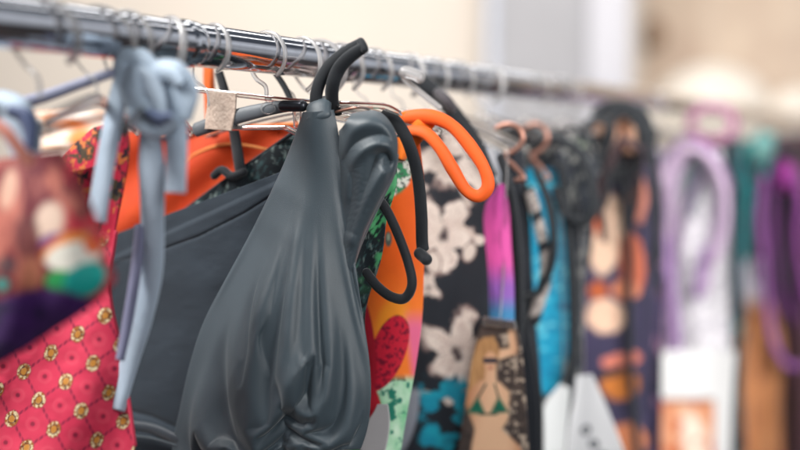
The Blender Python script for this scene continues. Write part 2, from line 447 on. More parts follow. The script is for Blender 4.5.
# folded top of the cup going over the bar
tube("cup_fold", [(319, 118, YH-.018), (319, 106, YH-.012), (322, 103, YH-.002), (325, 112, YH+.008)], [.0125, .0125, .012, .010], F_SATIN, hero, SL, n=26, flatk=.45, up=(1, 0, 0))

# back panel with two stitched edges
def back_disp(x, y, u, v):
    h = .006*np.sin(u*3.1)
    d, _ = segd(x, y, [(104, 265), (150, 254), (200, 236), (245, 213), (280, 191)])
    side = (y-(262-(x-108)*.46))
    h = h+.0025*sm(-4, 2, side)*np.exp(-np.clip(side, 0, 1e3)/60)
    h = h-.0016*np.exp(-(d/1.6)**2)
    d2, _ = segd(x, y, [(126, 418), (150, 424), (172, 434), (195, 447)])
    h = h+.003*np.exp(-(d2/5)**2)-.002*np.exp(-((d2-8)/2.5)**2)
    h = h+.004*(fbm(x/60, y/40, 9)-.5)
    return h
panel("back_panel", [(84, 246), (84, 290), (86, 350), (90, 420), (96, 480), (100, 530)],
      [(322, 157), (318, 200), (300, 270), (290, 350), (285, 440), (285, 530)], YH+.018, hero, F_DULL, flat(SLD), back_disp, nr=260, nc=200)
for off, nm in ((0, "top_hem"), (1, "inner_hem")):
    pts = [(86, 245), (140, 225), (200, 202.5), (260, 180), (300, 164.5)] if off == 0 else [(104, 264), (150, 253), (200, 235), (245, 212), (280, 190)]
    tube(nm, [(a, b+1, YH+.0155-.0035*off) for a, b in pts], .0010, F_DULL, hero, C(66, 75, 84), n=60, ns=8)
tube("under_band", [(110, 424, YH-.002), (150, 428, YH-.004), (175, 438, YH-.012), (200, 449, YH-.02), (230, 455, YH-.025), (300, 458, YH-.03)], .0052, F_SATIN, hero, SLD, n=60, flatk=.5)
tube("band_piping", [(110, 434, YH-.004), (150, 438, YH-.006), (175, 445, YH-.014), (200, 455, YH-.022)], .0012, F_SATIN, hero, SL, n=60, ns=8)

# knotted strap end rolled over the right shoulder of the hanger
def knot_disp(x, y, u, v):
    s = (u-.5)*2
    h = .019*np.sqrt(np.clip(1-s*s*.95, 0, 1))*np.interp(y, [108, 150, 240, 300], [1, 1.1, .7, .4])
    k = np.clip(np.minimum(u, 1-u)*8, .1, 1)
    return h+k*ridges(x, y, [
        ([(341, 152), (352, 132), (368, 123), (384, 125), (394, 138)], 8, 8, .004, .004),
        ([(346, 158), (355, 144), (369, 136), (384, 135), (395, 144)], 5, 5, -.003, -.0035),
        ([(345, 195), (351, 166), (363, 151), (377, 145), (389, 148), (394, 158)], 6, 5, .003, .006),
        ([(391, 160), (386, 153), (377, 154), (373, 166), (366, 190), (352, 232)], 6, 4, -.011, -.002),
        ([(384, 172), (376, 184), (363, 208), (351, 240)], 5, 6, .005, .003),
        ([(344, 160), (352, 176), (352, 200), (347, 230)], 4, 4, -.003, -.003)])
knL = [(340, 131), (340, 140), (339, 152), (339, 168), (340, 190), (341, 220), (342, 250), (343, 275)]
knR = [(352, 114), (378, 112), (394, 130), (397, 152), (392, 176), (377, 205), (361, 240), (352, 275)]
solve_cloth("knotted_strap", knL, knR, 1.0, YH-.006, knot_disp, 90, 46, lambda x, y: np.maximum(.5, 1.0*(ell(x, y, 384, 158, 3, 3) < 1)),
            lambda x, y, u: np.clip(np.minimum(u, 1-u)*4, 0, 1)*sm(112, 130, y), -.012, 16, 5.0, F_SATIN, SL*.9)
tube("knot_hem", [(397, 155, YH-.010), (393, 175, YH-.008), (378, 206, YH-.006), (362, 240, YH-.004), (354, 262, YH-.004)], .0016, F_SATIN, hero, C(88, 95, 100), n=60, ns=8)
# grey strap pinned along the bar
tube("shoulder_strap", [(196, 130, YH-.002), (222, 121, YH-.003), (250, 113, YH-.004), (280, 107, YH-.005), (300, 106, YH-.006)], [.007, .0075, .007, .0058, .004], F_SATIN, hero, C(92, 98, 104), n=50, flatk=.5)
tube("strap_clip", [(283, 106, YH-.010), (303, 106, YH-.011)], .0052, mat_plain("gunmetal", C(60, 62, 68), .3, metal=.7), hero, n=10)
# pair of black loops standing up over the rail
tube("tie_loop", [(317, 118, YH-.01), (316, 98, YH-.012), (320, 82, YH-.014), (330, 66, YH-.016), (345, 53, YH-.018), (361, 43.5, YH-.02)], [.0062, .0064, .0062, .0062, .0058, .0050], F_MATTE, hero, BLK, n=60, flatk=.45, up=(1, 0, 0))
tube("tie_loop", [(336, 113, YH+.004), (332, 99, YH-.010), (333, 84, YH-.018), (339, 69, YH-.02), (350, 57, YH-.0225), (363, 48, YH-.023)], [.0062, .0064, .0062, .0062, .0058, .0050], F_MATTE, hero, BLK, n=60, flatk=.45, up=(1, 0, 0))
tube("loop_end", [(360.5, 41, YH-.021), (363, 45, YH-.0225), (365, 50, YH-.023)], .0034, F_MATTE, hero, BLK, n=12)
# black loose halter tape and its loop at right
tube("halter_tape", [(382, 116, YH+.012), (396, 122, YH+.012), (408, 142, YH+.012), (417, 172, YH+.014), (421, 208, YH+.016), (422, 240, YH+.016), (423, 250, YH+.014)], .0060, F_MATTE, hero, BLK, n=80, flatk=.42, up=(1, 0, 0))
tube("tape_end", [(419, 253, YH+.012), (427, 260, YH+.008)], .0052, F_MATTE, hero, BLK*1.15, n=10)
tube("halter_loop", [(370, 192, YH+.02), (384, 206, YH+.016), (397, 232, YH+.012), (408, 262, YH+.01), (412, 284, YH+.01), (405, 298, YH+.012), (392, 297, YH+.014), (378, 287, YH+.018), (366, 272, YH+.022)], .0046, F_MATTE, hero, BLK, n=90, flatk=.85)

# hero hanger: flat clear plastic bar with edges
hh = thing("clothes_hanger", (RX, YH, RZ), "clear flat hanger with frosted pad holding the slate grey bikini top", "clothes hanger", "clear hangers along the chrome rail")
tube("hook", arcpts(YH, .0225, -50, 190, 12, dy=.006, cz=RZ-.003)+[(RX-.012, YH, RZ-.022), (RX-.001, YH, RZ-.03), (RX, YH, RZ-.042)], .0021, M_WHITEP, hh, n=64, ns=10, world=True)
extr("upper_bar", [(168, 84), (230, 91), (290, 98), (345, 101), (384, 103), (400, 110), (402, 116), (396, 115), (380, 109), (345, 107), (290, 103.5), (230, 96.5), (168, 89.5)], YH, .0045, M_CLEAR, hh)
extr("lower_bar", [(150, 127), (230, 126), (286, 125), (300, 132), (306, 146), (302, 147), (296, 136), (284, 130), (230, 130.5), (150, 131.5)], YH, .0045, M_CLEAR, hh)
extr("centre_web", [(292, 101), (302, 101), (300, 131), (294, 128)], YH, .003, M_CLEAR, hh)
M_EDGE = mat_plain("amber_tinted_edge", C(122, 52, 42), .25, trans=.3, noise=.1)
tube("edge_rib", [(168, 86, YH-.003), (230, 92.6, YH-.003), (290, 99.4, YH-.003), (312, 101, YH-.003)], .0008, M_EDGE, hh, n=30, ns=8)
tube("edge_rib", [(340, 103, YH-.004), (372, 103.5, YH-.004), (388, 105.5, YH-.004), (399, 111, YH-.004)], .0010, M_EDGE, hh, n=30, ns=8)
M_FROST = mat_fabric("frosted_pad", rough=.35, spec=.8, sheen=0, bump=.2, scale=900, var=.45, wr=.06)
panel("frosted_pad", [(210, 91), (208, 108), (206, 129)], [(237, 93), (236, 110), (232, 131)], YH-.006, hh, M_FROST,
      lambda x, y: mix(C(168, 146, 132), C(212, 192, 176), fbm(x/1.6, y/1.6, 5)), lambda x, y, u, v: .0006*fbm(x/2, y/2, 8), nr=60, nc=60, thick=.002)
tube("clip_ring", [(268+7*math.cos(a), 108+6*math.sin(a), YH-.009) for a in np.linspace(0, 6.28, 14)], .0005, M_CLEAR, hh, n=40, ns=6)
for (a, b, c_, d_) in ((336, 112, 372, 108), (338, 106, 380, 112), (345, 118, 372, 116)):
    tube("clip_wire", [(a, b, YH-.006), ((a+c_)/2, (b+d_)/2-2, YH-.009), (c_, d_, YH-.006)], .0013, M_CLEAR if a != 336 else M_ROSE, hh, n=24, ns=8)
extr("notch_clip", [(342, 142), (353, 138), (356, 164), (346, 165)], YH-.001, .004, M_CLEAR, hh)

# ================================================================== LEFT FOREGROUND
# pink suit with gold brooch lattice
YPK = .70
pk = thing("swimsuit", tuple(P(60, 150, YPK)), "coral pink swimsuit with lattice of gold brooches, at bottom left", "swimsuit")
def pink_paint(x, y):
    base = mix(C(206, 42, 78), C(232, 70, 98), fbm(x/25, y/25, 1))
    # upper: red with olive and black foliage
    n1 = fbm(x/9, y/13, 21); n2 = fbm(x/6+9, y/8, 33)
    up = mix(C(200, 34, 66), C(74, 60, 40), sm(.52, .62, n1)); up = mix(up, C(30, 28, 36), sm(.6, .68, n2)); up = mix(up, C(214, 120, 60), sm(.66, .72, fbm(x/5, y/7, 55)))
    ax, ay, bx_, by_ = 27., -18.5, 15., 29.; det = ax*by_-ay*bx_
    dx, dy = x-25, y-371
    s = (dx*by_-dy*bx_)/det; t = (-dx*ay+dy*ax)/det
    fs, ft = s-np.round(s), t-np.round(t)
    # grid lines of dark dashes
    line = np.minimum(np.abs(fs), np.abs(ft))
    dash = (np.modf(np.abs((s+t)*5))[0] > .45)
    base = mix(base, C(120, 24, 60), sm(.055, .025, line)*(.25+.5*dash))
    ex, ey = fs*ax+ft*bx_, fs*ay+ft*by_
    g = ell(ex+1.5*(fbm(x/3, y/3, 91)-.5), ey+1.5*(fbm(x/3, y/3, 92)-.5), 0, 0, 6.6, 8.4, 25)
    n = fbm(x/2.0, y/2.0, 4)
    br = mix(C(232, 214, 170), C(160, 96, 30), sm(.42, .58, n)); br = mix(br, C(60, 38, 22), sm(.62, .7, fbm(x/1.8, y/1.8, 7)))
    br = mix(br, C(196, 132, 52), sm(.55, .35, g)); br = mix(br, C(90, 40, 30), sm(.08, .04, np.abs(g-.52)))
    base = mix(base, C(150, 40, 66), sm(1.25, 1.0, g)*.6)
    base = mix(base, br, sm(1.05, .9, g))
    cs, ct = s-.5, t-.5; cs, ct = cs-np.round(cs), ct-np.round(ct)
    wob = fbm(x/18, y/18, 93)
    c2x, c2y = cs*ax+ct*bx_, cs*ay+ct*by_; r = np.hypot(c2x, c2y)
    base = mix(base, C(120, 20, 50), sm(3.0, 1.6, r)*(.5+.6*wob))
    base = mix(base, C(240, 110, 124), sm(2.2, .8, np.abs(r-6.0))*.16)
    return mix(up, base, sm(228, 250, y-(x-100)*.15))
def pk_disp(x, y, u, v):
    return .016*np.sin(np.clip(u, 0, 1)*math.pi)+.005*np.sin(x/19+y/45+2*fbm(x/60, y/60, 3))
panel("front_panel", [(-60, 200), (-60, 260), (-60, 340), (-60, 420), (-60, 540)], [(128, 158), (116, 230), (110, 290), (120, 345), (128, 395), (135, 445), (142, 540)], YPK, pk, F_LYCRA, pink_paint, pk_disp, nr=380, nc=260)
panel("halter_piece", [(95, 128), (70, 150), (40, 185), (0, 215)], [(127, 118), (130, 150), (124, 190), (114, 240)], YPK+.004, pk, F_LYCRA, pink_paint, lambda x, y, u, v: .006*np.sin(u*math.pi), nr=160, nc=90)
tube("side_hem", [(116, 232, YPK-.002), (110, 290, YPK-.002), (120, 345, YPK-.002), (128, 395, YPK-.002), (135, 445, YPK-.002)], .0016, F_LYCRA, pk, C(214, 60, 88), n=60, ns=8)

# blurred purple and teal print, nearest of all
YN = .545
nr_ = thing("bikini_top", tuple(P(30, 170, YN)), "very blurred bikini top with brown, teal and purple print at left edge", "bikini top")
def near_paint(x, y):
    c = mix(C(112, 24, 38), C(190, 108, 92), sm(.35, .75, fbm(x/10, y/26, 2)))
    c = mix(c, C(196, 40, 60), sm(.45, .6, fbm(x/16, y/16, 12))*sm(60, 75, x))
    c = mix(c, C(226, 196, 176), sm(1.1, .7, ell(x, y, 50, 222, 16, 22, 20)))
    c = mix(c, C(222, 178, 154), sm(1.1, .6, ell(x, y, 10, 190, 9, 24, 10))*.8)
    c = mix(c, C(104, 46, 50), sm(1.1, .6, ell(x, y, 28, 238, 15, 26, 0))*.8)
    c = mix(c, C(196, 120, 92), sm(1.1, .6, ell(x, y, 33, 274, 12, 20, 0)))
    c = mix(c, C(60, 60, 66), sm(1.1, .6, ell(x, y, 8, 265, 12, 10, 0))*.7)
    c = mix(c, C(58, 150, 140), sm(1.1, .5, ell(x, y, 4, 284, 8, 8, 0)))
    c = mix(c, C(118, 60, 128), sm(1.1, .6, ell(x, y, 52, 240, 14, 7, -20)))
    c = mix(c, C(240, 140, 50), sm(1.05, .8, ell(x, y, 66, 248, 27, 13, -28)))
    c = mix(c, C(244, 238, 224), sm(1.05, .8, ell(x, y, 74, 256, 30, 15, -10)))
    c = mix(c, C(236, 110, 60), sm(1.1, .8, ell(x, y, 92, 246, 10, 8, 30)))
    c = mix(c, C(40, 160, 86), sm(1.05, .8, ell(x, y, 62, 281, 17, 12, 0)))
    c = mix(c, C(24, 168, 158), sm(1.05, .8, ell(x, y, 86, 279, 24, 17, -25)))
    c = mix(c, C(74, 34, 104), sm(-4, 4, y-(300-12*np.sin(x/30))))
    c = mix(c, C(40, 26, 66), sm(.45, .7, fbm(x/20, y/14, 6))*sm(290, 310, y))
    return c
panel("cup", [(-70, 170), (-70, 220), (-70, 280), (-70, 340), (-70, 400)], [(64, 150), (92, 205), (106, 252), (109, 290), (16, 354)], YN, nr_, F_LYCRA, near_paint, lambda x, y, u, v: .02*np.sin(u*math.pi)*np.sin(np.clip(v, 0, 1)*math.pi)+.002*np.sin(x/9), nr=220, nc=160)
tube("neck_strap", [(36, 172, YN), (20, 150, YN-.004), (4, 130, YN-.006), (-20, 118, YN-.006)], .0045, F_LYCRA, nr_, C(190, 120, 104), n=30, flatk=.5)

# pale blue ribbon bow hanging over the pink suit
YB = .655
LB = C(182, 199, 216)
rb = thing("bikini_top", tuple(P(148, 95, YB)), "pale blue bikini top showing knotted ribbon ties beside the coral pink swimsuit", "bikini top")
def ribbon(name, cl, widths, Y, col, parent, nr=80, nc=14, mat=None, curl=.003, dY=None):
    c = crv(cl, nr); T = np.gradient(c, axis=0); T /= np.linalg.norm(T, axis=1)[:, None]
    w = np.interp(np.linspace(0, 1, nr), np.linspace(0, 1, len(widths)), widths)[:, None]/2
    Nn = np.stack([T[:, 1], -T[:, 0]], 1)
    u = np.linspace(-1, 1, nc)
    X = c[:, 0:1]+Nn[:, 0:1]*w*u; YY = c[:, 1:2]+Nn[:, 1:2]*w*u
    dy = crv([(q,) for q in dY], nr) if dY is not None else np.zeros((nr, 1))
    Z = Y-curl*(1-u*u)*np.ones_like(X)-dy-.001*np.sin(np.linspace(0, 9, nr))[:, None]*u
    o = link(name, P(X, YY, Z), grid_faces(nr, nc)[:, ::-1], mat or F_RIB, parent, np.broadcast_to(col, X.shape+(3,)))
    s = o.modifiers.new("thickness", 'SOLIDIFY'); s.thickness = .001; s.offset = 1
    return o
ribbon("ribbon_tail", [(126, 66), (118, 100), (110, 140), (103, 180), (97, 222)], [15, 18, 18, 18, 19], YB-.012, LB, rb)
ribbon("ribbon_tail", [(150, 120), (152, 165), (153, 215), (152, 270), (142, 320), (129, 366), (118, 410)], [17, 26, 23, 22, 21, 18, 14], YB, LB, rb, nr=120, dY=[0, 0, -.01, -.02, -.03, -.04, -.045])
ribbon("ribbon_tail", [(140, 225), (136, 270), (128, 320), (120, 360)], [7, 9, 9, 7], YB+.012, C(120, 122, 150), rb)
ribbon("ribbon_tail", [(172, 86), (176, 120), (177, 150), (176, 193)], [20, 21, 21, 20], YB-.006, LB, rb)
def knotlump(cx, cy, rx, ry, Y, dep, par, ang=0, s=0):
    """cloth lump of the bow with pinched folds"""
    n = 36; vs = []; F = []
    a = math.radians(ang)
    for i in range(n+1):
        th = math.pi*i/n
        for j in range(2*n):
            ph = math.pi*j/n
            k = 1+.10*math.sin(3*ph+s)*math.sin(th)+.07*math.sin(7*ph+2*th+s)
            dx = math.sin(th)*math.cos(ph)*k; dy = math.cos(th)*k; dz = math.sin(th)*math.sin(ph)
            X = cx+rx*(dx*math.cos(a)-dy*math.sin(a)); YY = cy+ry*(dx*math.sin(a)+dy*math.cos(a))
            vs.append(P(X, YY, Y-dep*dz))
    for i in range(n):
        for j in range(2*n): F.append((i*2*n+j, (i+1)*2*n+j, (i+1)*2*n+(j+1) % (2*n), i*2*n+(j+1) % (2*n)))
    return vs, F
for (a_, b_, c_, d_, e_) in ((138, 88, 11, 22, -12), (164, 96, 12, 20, 14), (152, 116, 14, 9, 5)):
    vs, F = knotlump(a_, b_, c_, d_, YB, .004, rb, e_, a_)
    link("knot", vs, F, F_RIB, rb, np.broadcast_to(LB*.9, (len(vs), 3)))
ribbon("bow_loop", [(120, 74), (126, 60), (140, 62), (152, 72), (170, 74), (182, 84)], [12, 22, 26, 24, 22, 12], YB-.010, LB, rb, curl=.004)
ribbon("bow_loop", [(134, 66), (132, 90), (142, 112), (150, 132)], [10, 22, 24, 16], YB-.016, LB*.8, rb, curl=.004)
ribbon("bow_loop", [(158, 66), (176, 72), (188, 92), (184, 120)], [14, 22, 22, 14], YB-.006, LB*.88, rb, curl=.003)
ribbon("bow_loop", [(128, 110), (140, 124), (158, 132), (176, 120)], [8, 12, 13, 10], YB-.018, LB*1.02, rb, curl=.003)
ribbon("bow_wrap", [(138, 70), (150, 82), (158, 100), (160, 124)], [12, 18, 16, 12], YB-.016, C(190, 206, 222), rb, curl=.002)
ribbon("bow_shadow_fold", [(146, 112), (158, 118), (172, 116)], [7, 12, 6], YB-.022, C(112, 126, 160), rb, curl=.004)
tube("neck_strap", [(150, 72, YB-.004), (118, 72, YB-.01), (80, 84, YB-.02), (40, 98, YB-.032), (0, 107, YB-.045), (-30, 112, YB-.05)], [.0035, .0038, .0042, .0046, .005, .005], F_RIB, rb, C(150, 154, 178), n=60, flatk=.7)
ribbon("ribbon_loop", [(-6, 100), (14, 112), (22, 134), (28, 168)], [22, 34, 38, 22], YB-.07, LB, rb, curl=.01)
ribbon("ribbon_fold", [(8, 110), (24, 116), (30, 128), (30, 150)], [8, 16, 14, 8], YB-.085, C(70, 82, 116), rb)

# orange halter suit behind the ribbons
YO = .93
og = thing("swimsuit", tuple(P(200, 150, YO)), "bright orange swimsuit on the hanger behind the pale blue ribbon ties", "swimsuit")
def or_paint(x, y):
    c = mix(C(190, 50, 20), C(222, 84, 32), fbm(x/40, y/26, 12))
    c = mix(c, C(214, 66, 28), sm(.5, .7, fbm(x/14+y/30, y/30, 44))*.6)
    return c
panel("bodice", [(92, 132), (86, 160), (88, 200), (92, 240), (96, 300)], [(300, 124), (300, 150), (300, 190), (300, 230), (300, 300)], YO, og, F_LYCRA, or_paint, lambda x, y, u, v: .004*np.sin(x/15+y/12)+.01*np.sin(u*3.1), nr=90, nc=120)
panel("lining", [(24, 112), (22, 140), (26, 175)], [(112, 110), (106, 135), (98, 175)], YO+.03, og, F_LYCRA,
      lambda x, y: mix(mix(C(250, 236, 224), C(232, 190, 160), sm(.5, .65, fbm(x/40, y/4, 5))), C(240, 140, 70), sm(1.1, .5, np.minimum(ell(x, y, 66, 122, 28, 6, 6), ell(x, y, 82, 138, 16, 12, 0)))), lambda x, y, u, v: .003*np.sin(y/4+x/20), nr=60, nc=60)
ribbon("strap", [(209, 58), (209, 78), (210, 100), (213, 135)], [9, 10, 10, 12], YO-.012, C(226, 104, 40), og, mat=F_LYCRA)
tube("neckline_hem", [(94, 132, YO-.006), (150, 136, YO-.009), (200, 130, YO-.011), (298, 124, YO-.004)], .0022, F_LYCRA, og, C(240, 132, 66), n=60)
tube("piping", [(180, 166, YO-.012), (200, 152, YO-.014), (232, 144, YO-.015), (280, 152, YO-.012)], .0016, F_LYCRA, og, C(240, 150, 80), n=50, ns=8)

# dark palm print with green
YP = .895
pm = thing("bikini_top", tuple(P(300, 150, YP)), "black bikini top with green palm print directly behind the slate grey one", "bikini top")
def palm_paint(x, y):
    c = flat(C(26, 36, 42))(x, y)
    ln = fbm((x*.8+y*.5)/2.2, (x-y)/9, 8)
    c = mix(c, C(60, 90, 92), sm(.55, .72, ln)*.9)
    c = mix(c, C(150, 170, 165), sm(.66, .76, fbm(x/2.6, y/7, 19))*.7)
    g = sm(.42, .56, fbm(x/16, y/20, 61))*sm(325, 340, x)*sm(300, 250, y)
    gr = mix(C(40, 150, 84), C(120, 214, 150), fbm(x/4, y/7, 3)); gr = mix(gr, C(14, 40, 36), sm(.56, .62, fbm((x+y*.6)/2.6, y/11, 71)))
    c = mix(c, gr, g)
    return c
panel("cup", [(180, 214), (182, 222), (186, 232), (190, 260), (196, 300), (200, 360)], [(300, 128), (392, 158), (386, 225), (381, 260), (366, 310), (366, 360)], YP, pm, F_LYCRA, palm_paint, lambda x, y, u, v: .008*np.sin(u*3.1)+.002*np.sin(x/6), nr=200, nc=240)
tube("top_hem", [(181, 213, YP-.003), (220, 184, YP-.005), (260, 156, YP-.006), (300, 128, YP-.006)], .0020, F_MATTE, pm, C(34, 40, 46), n=50, ns=8)
ribbon("strap", [(219, 72), (226, 96), (234, 130), (241, 172)], [7, 8, 9, 10], YP-.012, BLK, pm, mat=F_MATTE)
tube("tie_bow", [(214, 176, YP-.014), (222, 170, YP-.016), (232, 176, YP-.016), (244, 172, YP-.014)], .0042, F_MATTE, pm, BLK, n=24)
tube("strap_loop", [(268, 62, YP), (276, 74, YP), (284, 86, YP), (291, 100, YP)], .0030, F_MATTE, pm, BLK, n=24)

# orange garment with crimson leaf
YL = .955
lf = thing("swimsuit", tuple(P(395, 120, YL)), "orange swimsuit with crimson leaf and green print, right of the slate grey bikini top", "swimsuit")
def leaf_paint(x, y):
    c = mix(C(238, 98, 28), C(250, 128, 42), sm(250, 330, y+.3*x-120))
    c = mix(c, C(252, 168, 44), sm(1.2, .6, ell(x, y, 392, 322, 16, 30, 20))*.6)
    # pale shell and chain print near the knot
    pr = mix(C(224, 226, 216), C(60, 140, 96), sm(.46, .54, fbm(x/5, y/5, 30))); pr = mix(pr, C(70, 84, 78), sm(.6, .66, fbm(x/3, y/3, 90)))
    c = mix(c, pr, sm(1.1, .9, ell(x, y, 396, 170, 17, 26, 15)))
    c = mix(c, C(90, 96, 90), sm(1.1, .8, ell(x, y, 389, 239, 3.5, 8, 0)))
    c = mix(c, C(150, 160, 140), sm(1.1, .8, ell(x, y, 389, 237, 1.6, 4, 0)))
    pinkz = sm(402, 412, x-(y-330)*.12)*sm(305, 330, y)
    c = mix(c, C(240, 110, 150), pinkz)
    lo = mix(C(90, 190, 130), C(220, 240, 220), fbm(x/9, y/12, 15)); lo = mix(lo, C(30, 120, 100), sm(.58, .68, fbm(x/8, y/8, 16)))
    c = mix(c, lo, sm(372, 382, y))
    # leaf: pointed oval from (372,395) to (408,318)
    leaf = np.maximum(ell(x, y, 386, 352, 19, 42, 22), ell(x, y, 390, 356, 19, 42, 14))
    sp = sm(.56, .64, fbm(x/2.6, y/2.6, 40))
    lc = mix(C(206, 32, 58), C(120, 14, 44), sp)
    c = mix(c, lc, sm(1.03, .97, leaf))
    l2 = ell(x, y, 368, 345, 8, 46, -6); c = mix(c, C(178, 20, 46), sm(1.03, .95, l2))
    l3 = ell(x, y, 372, 402, 9, 22, -16); c = mix(c, C(190, 30, 50), sm(1.03, .95, l3))
    return c
panel("body", [(352, 116), (352, 180), (352, 240), (350, 300), (350, 360), (350, 420), (350, 520)], [(418, 130), (423, 170), (425, 220), (424, 270), (422, 320), (415, 370), (404, 430), (390, 520)], YL, lf, F_LYCRA, leaf_paint, lambda x, y, u, v: .010*np.sin(u*math.pi), nr=420, nc=110)
panel("neck_fold", [(384, 112), (388, 124), (392, 140), (396, 158)], [(424, 112), (438, 120), (420, 142), (404, 160)], YL-.008, lf, F_LYCRA, flat(C(246, 124, 34)), lambda x, y, u, v: .010*np.sin(u*math.pi)+.002*np.sin(x/3), nr=50, nc=50)
# orange tubular loop (halter of the leaf suit)
ORG = C(234, 94, 30)
tube("halter_loop", [(392, 122, YL-.012), (410, 117, YL-.016), (432, 117, YL-.015), (452, 126, YL-.012), (470, 146, YL-.01), (484, 168, YL-.01), (488, 186, YL-.01), (479, 196, YL-.012), (466, 190, YL-.016), (452, 168, YL-.02), (440, 148, YL-.022), (425, 133, YL-.022), (405, 130, YL-.02)],
     [.0055, .0068, .0072, .0062, .0067, .0058, .0064, .0062, .0055, .0064, .0058, .0062, .005], F_LYCRA, lf, ORG, n=150, ns=18, flatk=.72)
# grey fold under the leaf suit, lower right of the hero
extrm = panel("care_flap", [(362, 440), (366, 425), (374, 412), (378, 404)][::-1]+[(358, 470)], [(388, 404), (390, 420), (388, 440), (384, 455), (380, 470)], YL-.03, lf, F_LYCRA, flat(C(180, 178, 180)), None, nr=30, nc=20)

# ================================================================== RIGHT: black suit with cream hibiscus
YF = 1.11
fl = thing("swimsuit", tuple(P(455, 130, YF)), "black swimsuit printed with cream hibiscus flowers behind the orange loop", "swimsuit")
FLW = [(444, 232, 37, .3), (458, 350, 38, 1.1), (456, 158, 36, .7), (428, 285, 14, .5), (405, 190, 20, 0)]
STEM = [[(455, 222), (468, 230), (480, 240)], [(470, 205), (462, 190), (458, 180)], [(400, 398), (425, 392), (450, 400)]]
def flor_paint(x, y):
    c = mix(C(26, 31, 39), C(34, 39, 47), fbm(x/30, y/30, 7))
    for k, (cx, cy, R, t0) in enumerate(FLW):
        dx, dy = x-cx+15*(fbm(x/9, y/9, k+31)-.5), (y-cy)*.86+15*(fbm(x/9, y/9, k+41)-.5); th = np.arctan2(dy, dx); rr = np.hypot(dx, dy)/R
        pa = np.abs(np.cos(2.5*(th-t0)))
        edge = (.30+.70*pa**.55)*(1+.30*(fbm(th*2.2+9, rr*3+k*7, k)-.5))*(1-.16*np.sin(th*3+k))
        pc = mix(C(212, 200, 190), C(176, 150, 142), sm(.5, .9, fbm(th*9, rr*1.6, k+5)))
        pc = mix(pc, C(150, 120, 116), sm(.55, .95, np.sin(th*34+rr*5+3*fbm(x/6, y/6, k)))*.55)
        pc = mix(pc, C(96, 76, 76), sm(.80, .97, rr/edge)*.85)
        pc = mix(pc, C(226, 216, 206), sm(.14, .05, np.abs(rr/edge-.74))*.5)
        pc = mix(pc, C(60, 50, 54), sm(.22, .08, rr))
        c = mix(c, pc, sm(1.03, .97, rr/edge))
    for st_ in STEM:
        d, t = segd(x, y, st_); c = mix(c, C(196, 180, 170), sm(2.8, 1.8, d)); 
        e = np.hypot(x-st_[-1][0], y-st_[-1][1]); c = mix(c, C(214, 202, 192), sm(6, 4.5, e))
    for q in ((470, 252, 7, 11, 20), (434, 262, 8, 13, -10)):
        e = ell(x, y, *q); c = mix(c, mix(C(208, 196, 186), C(120, 96, 92), sm(.7, .95, e)), sm(1.05, .97, e))
    tq = mix(C(14, 120, 150), C(30, 160, 180), fbm(x/10, y/8, 2))
    c = mix(c, tq, sm(.46, .56, fbm(x/16, y/11, 17))*sm(372, 385, y)*sm(415, 425, x))
    c = mix(c, C(150, 156, 168), sm(1.05, .9, ell(x, y, 408, 420, 9, 34, 14)))
    return c
panel("front", [(400, 130), (400, 200), (400, 300), (394, 400), (388, 520)], [(474, 136), (508, 215), (516, 300), (520, 400), (520, 520)], YF, fl, F_LYCRA, flor_paint, lambda x, y, u, v: .012*np.sin(u*math.pi)+.0035*np.sin(x/9+y/70), nr=420, nc=150)
tube("neck_tie", [(402, 74, YF-.05), (420, 82, YF-.04), (440, 98, YF-.03), (460, 120, YF-.02), (478, 145, YF-.012), (492, 176, YF-.01)], [.007, .010, .009, .0075, .0065, .005], F_MATTE, fl, BLK, n=60, flatk=.55)
tube("knot", [(438, 93, YF-.04), (446, 100, YF-.045), (452, 108, YF-.04)], .006, F_MATTE, fl, C(70, 66, 70), n=16)

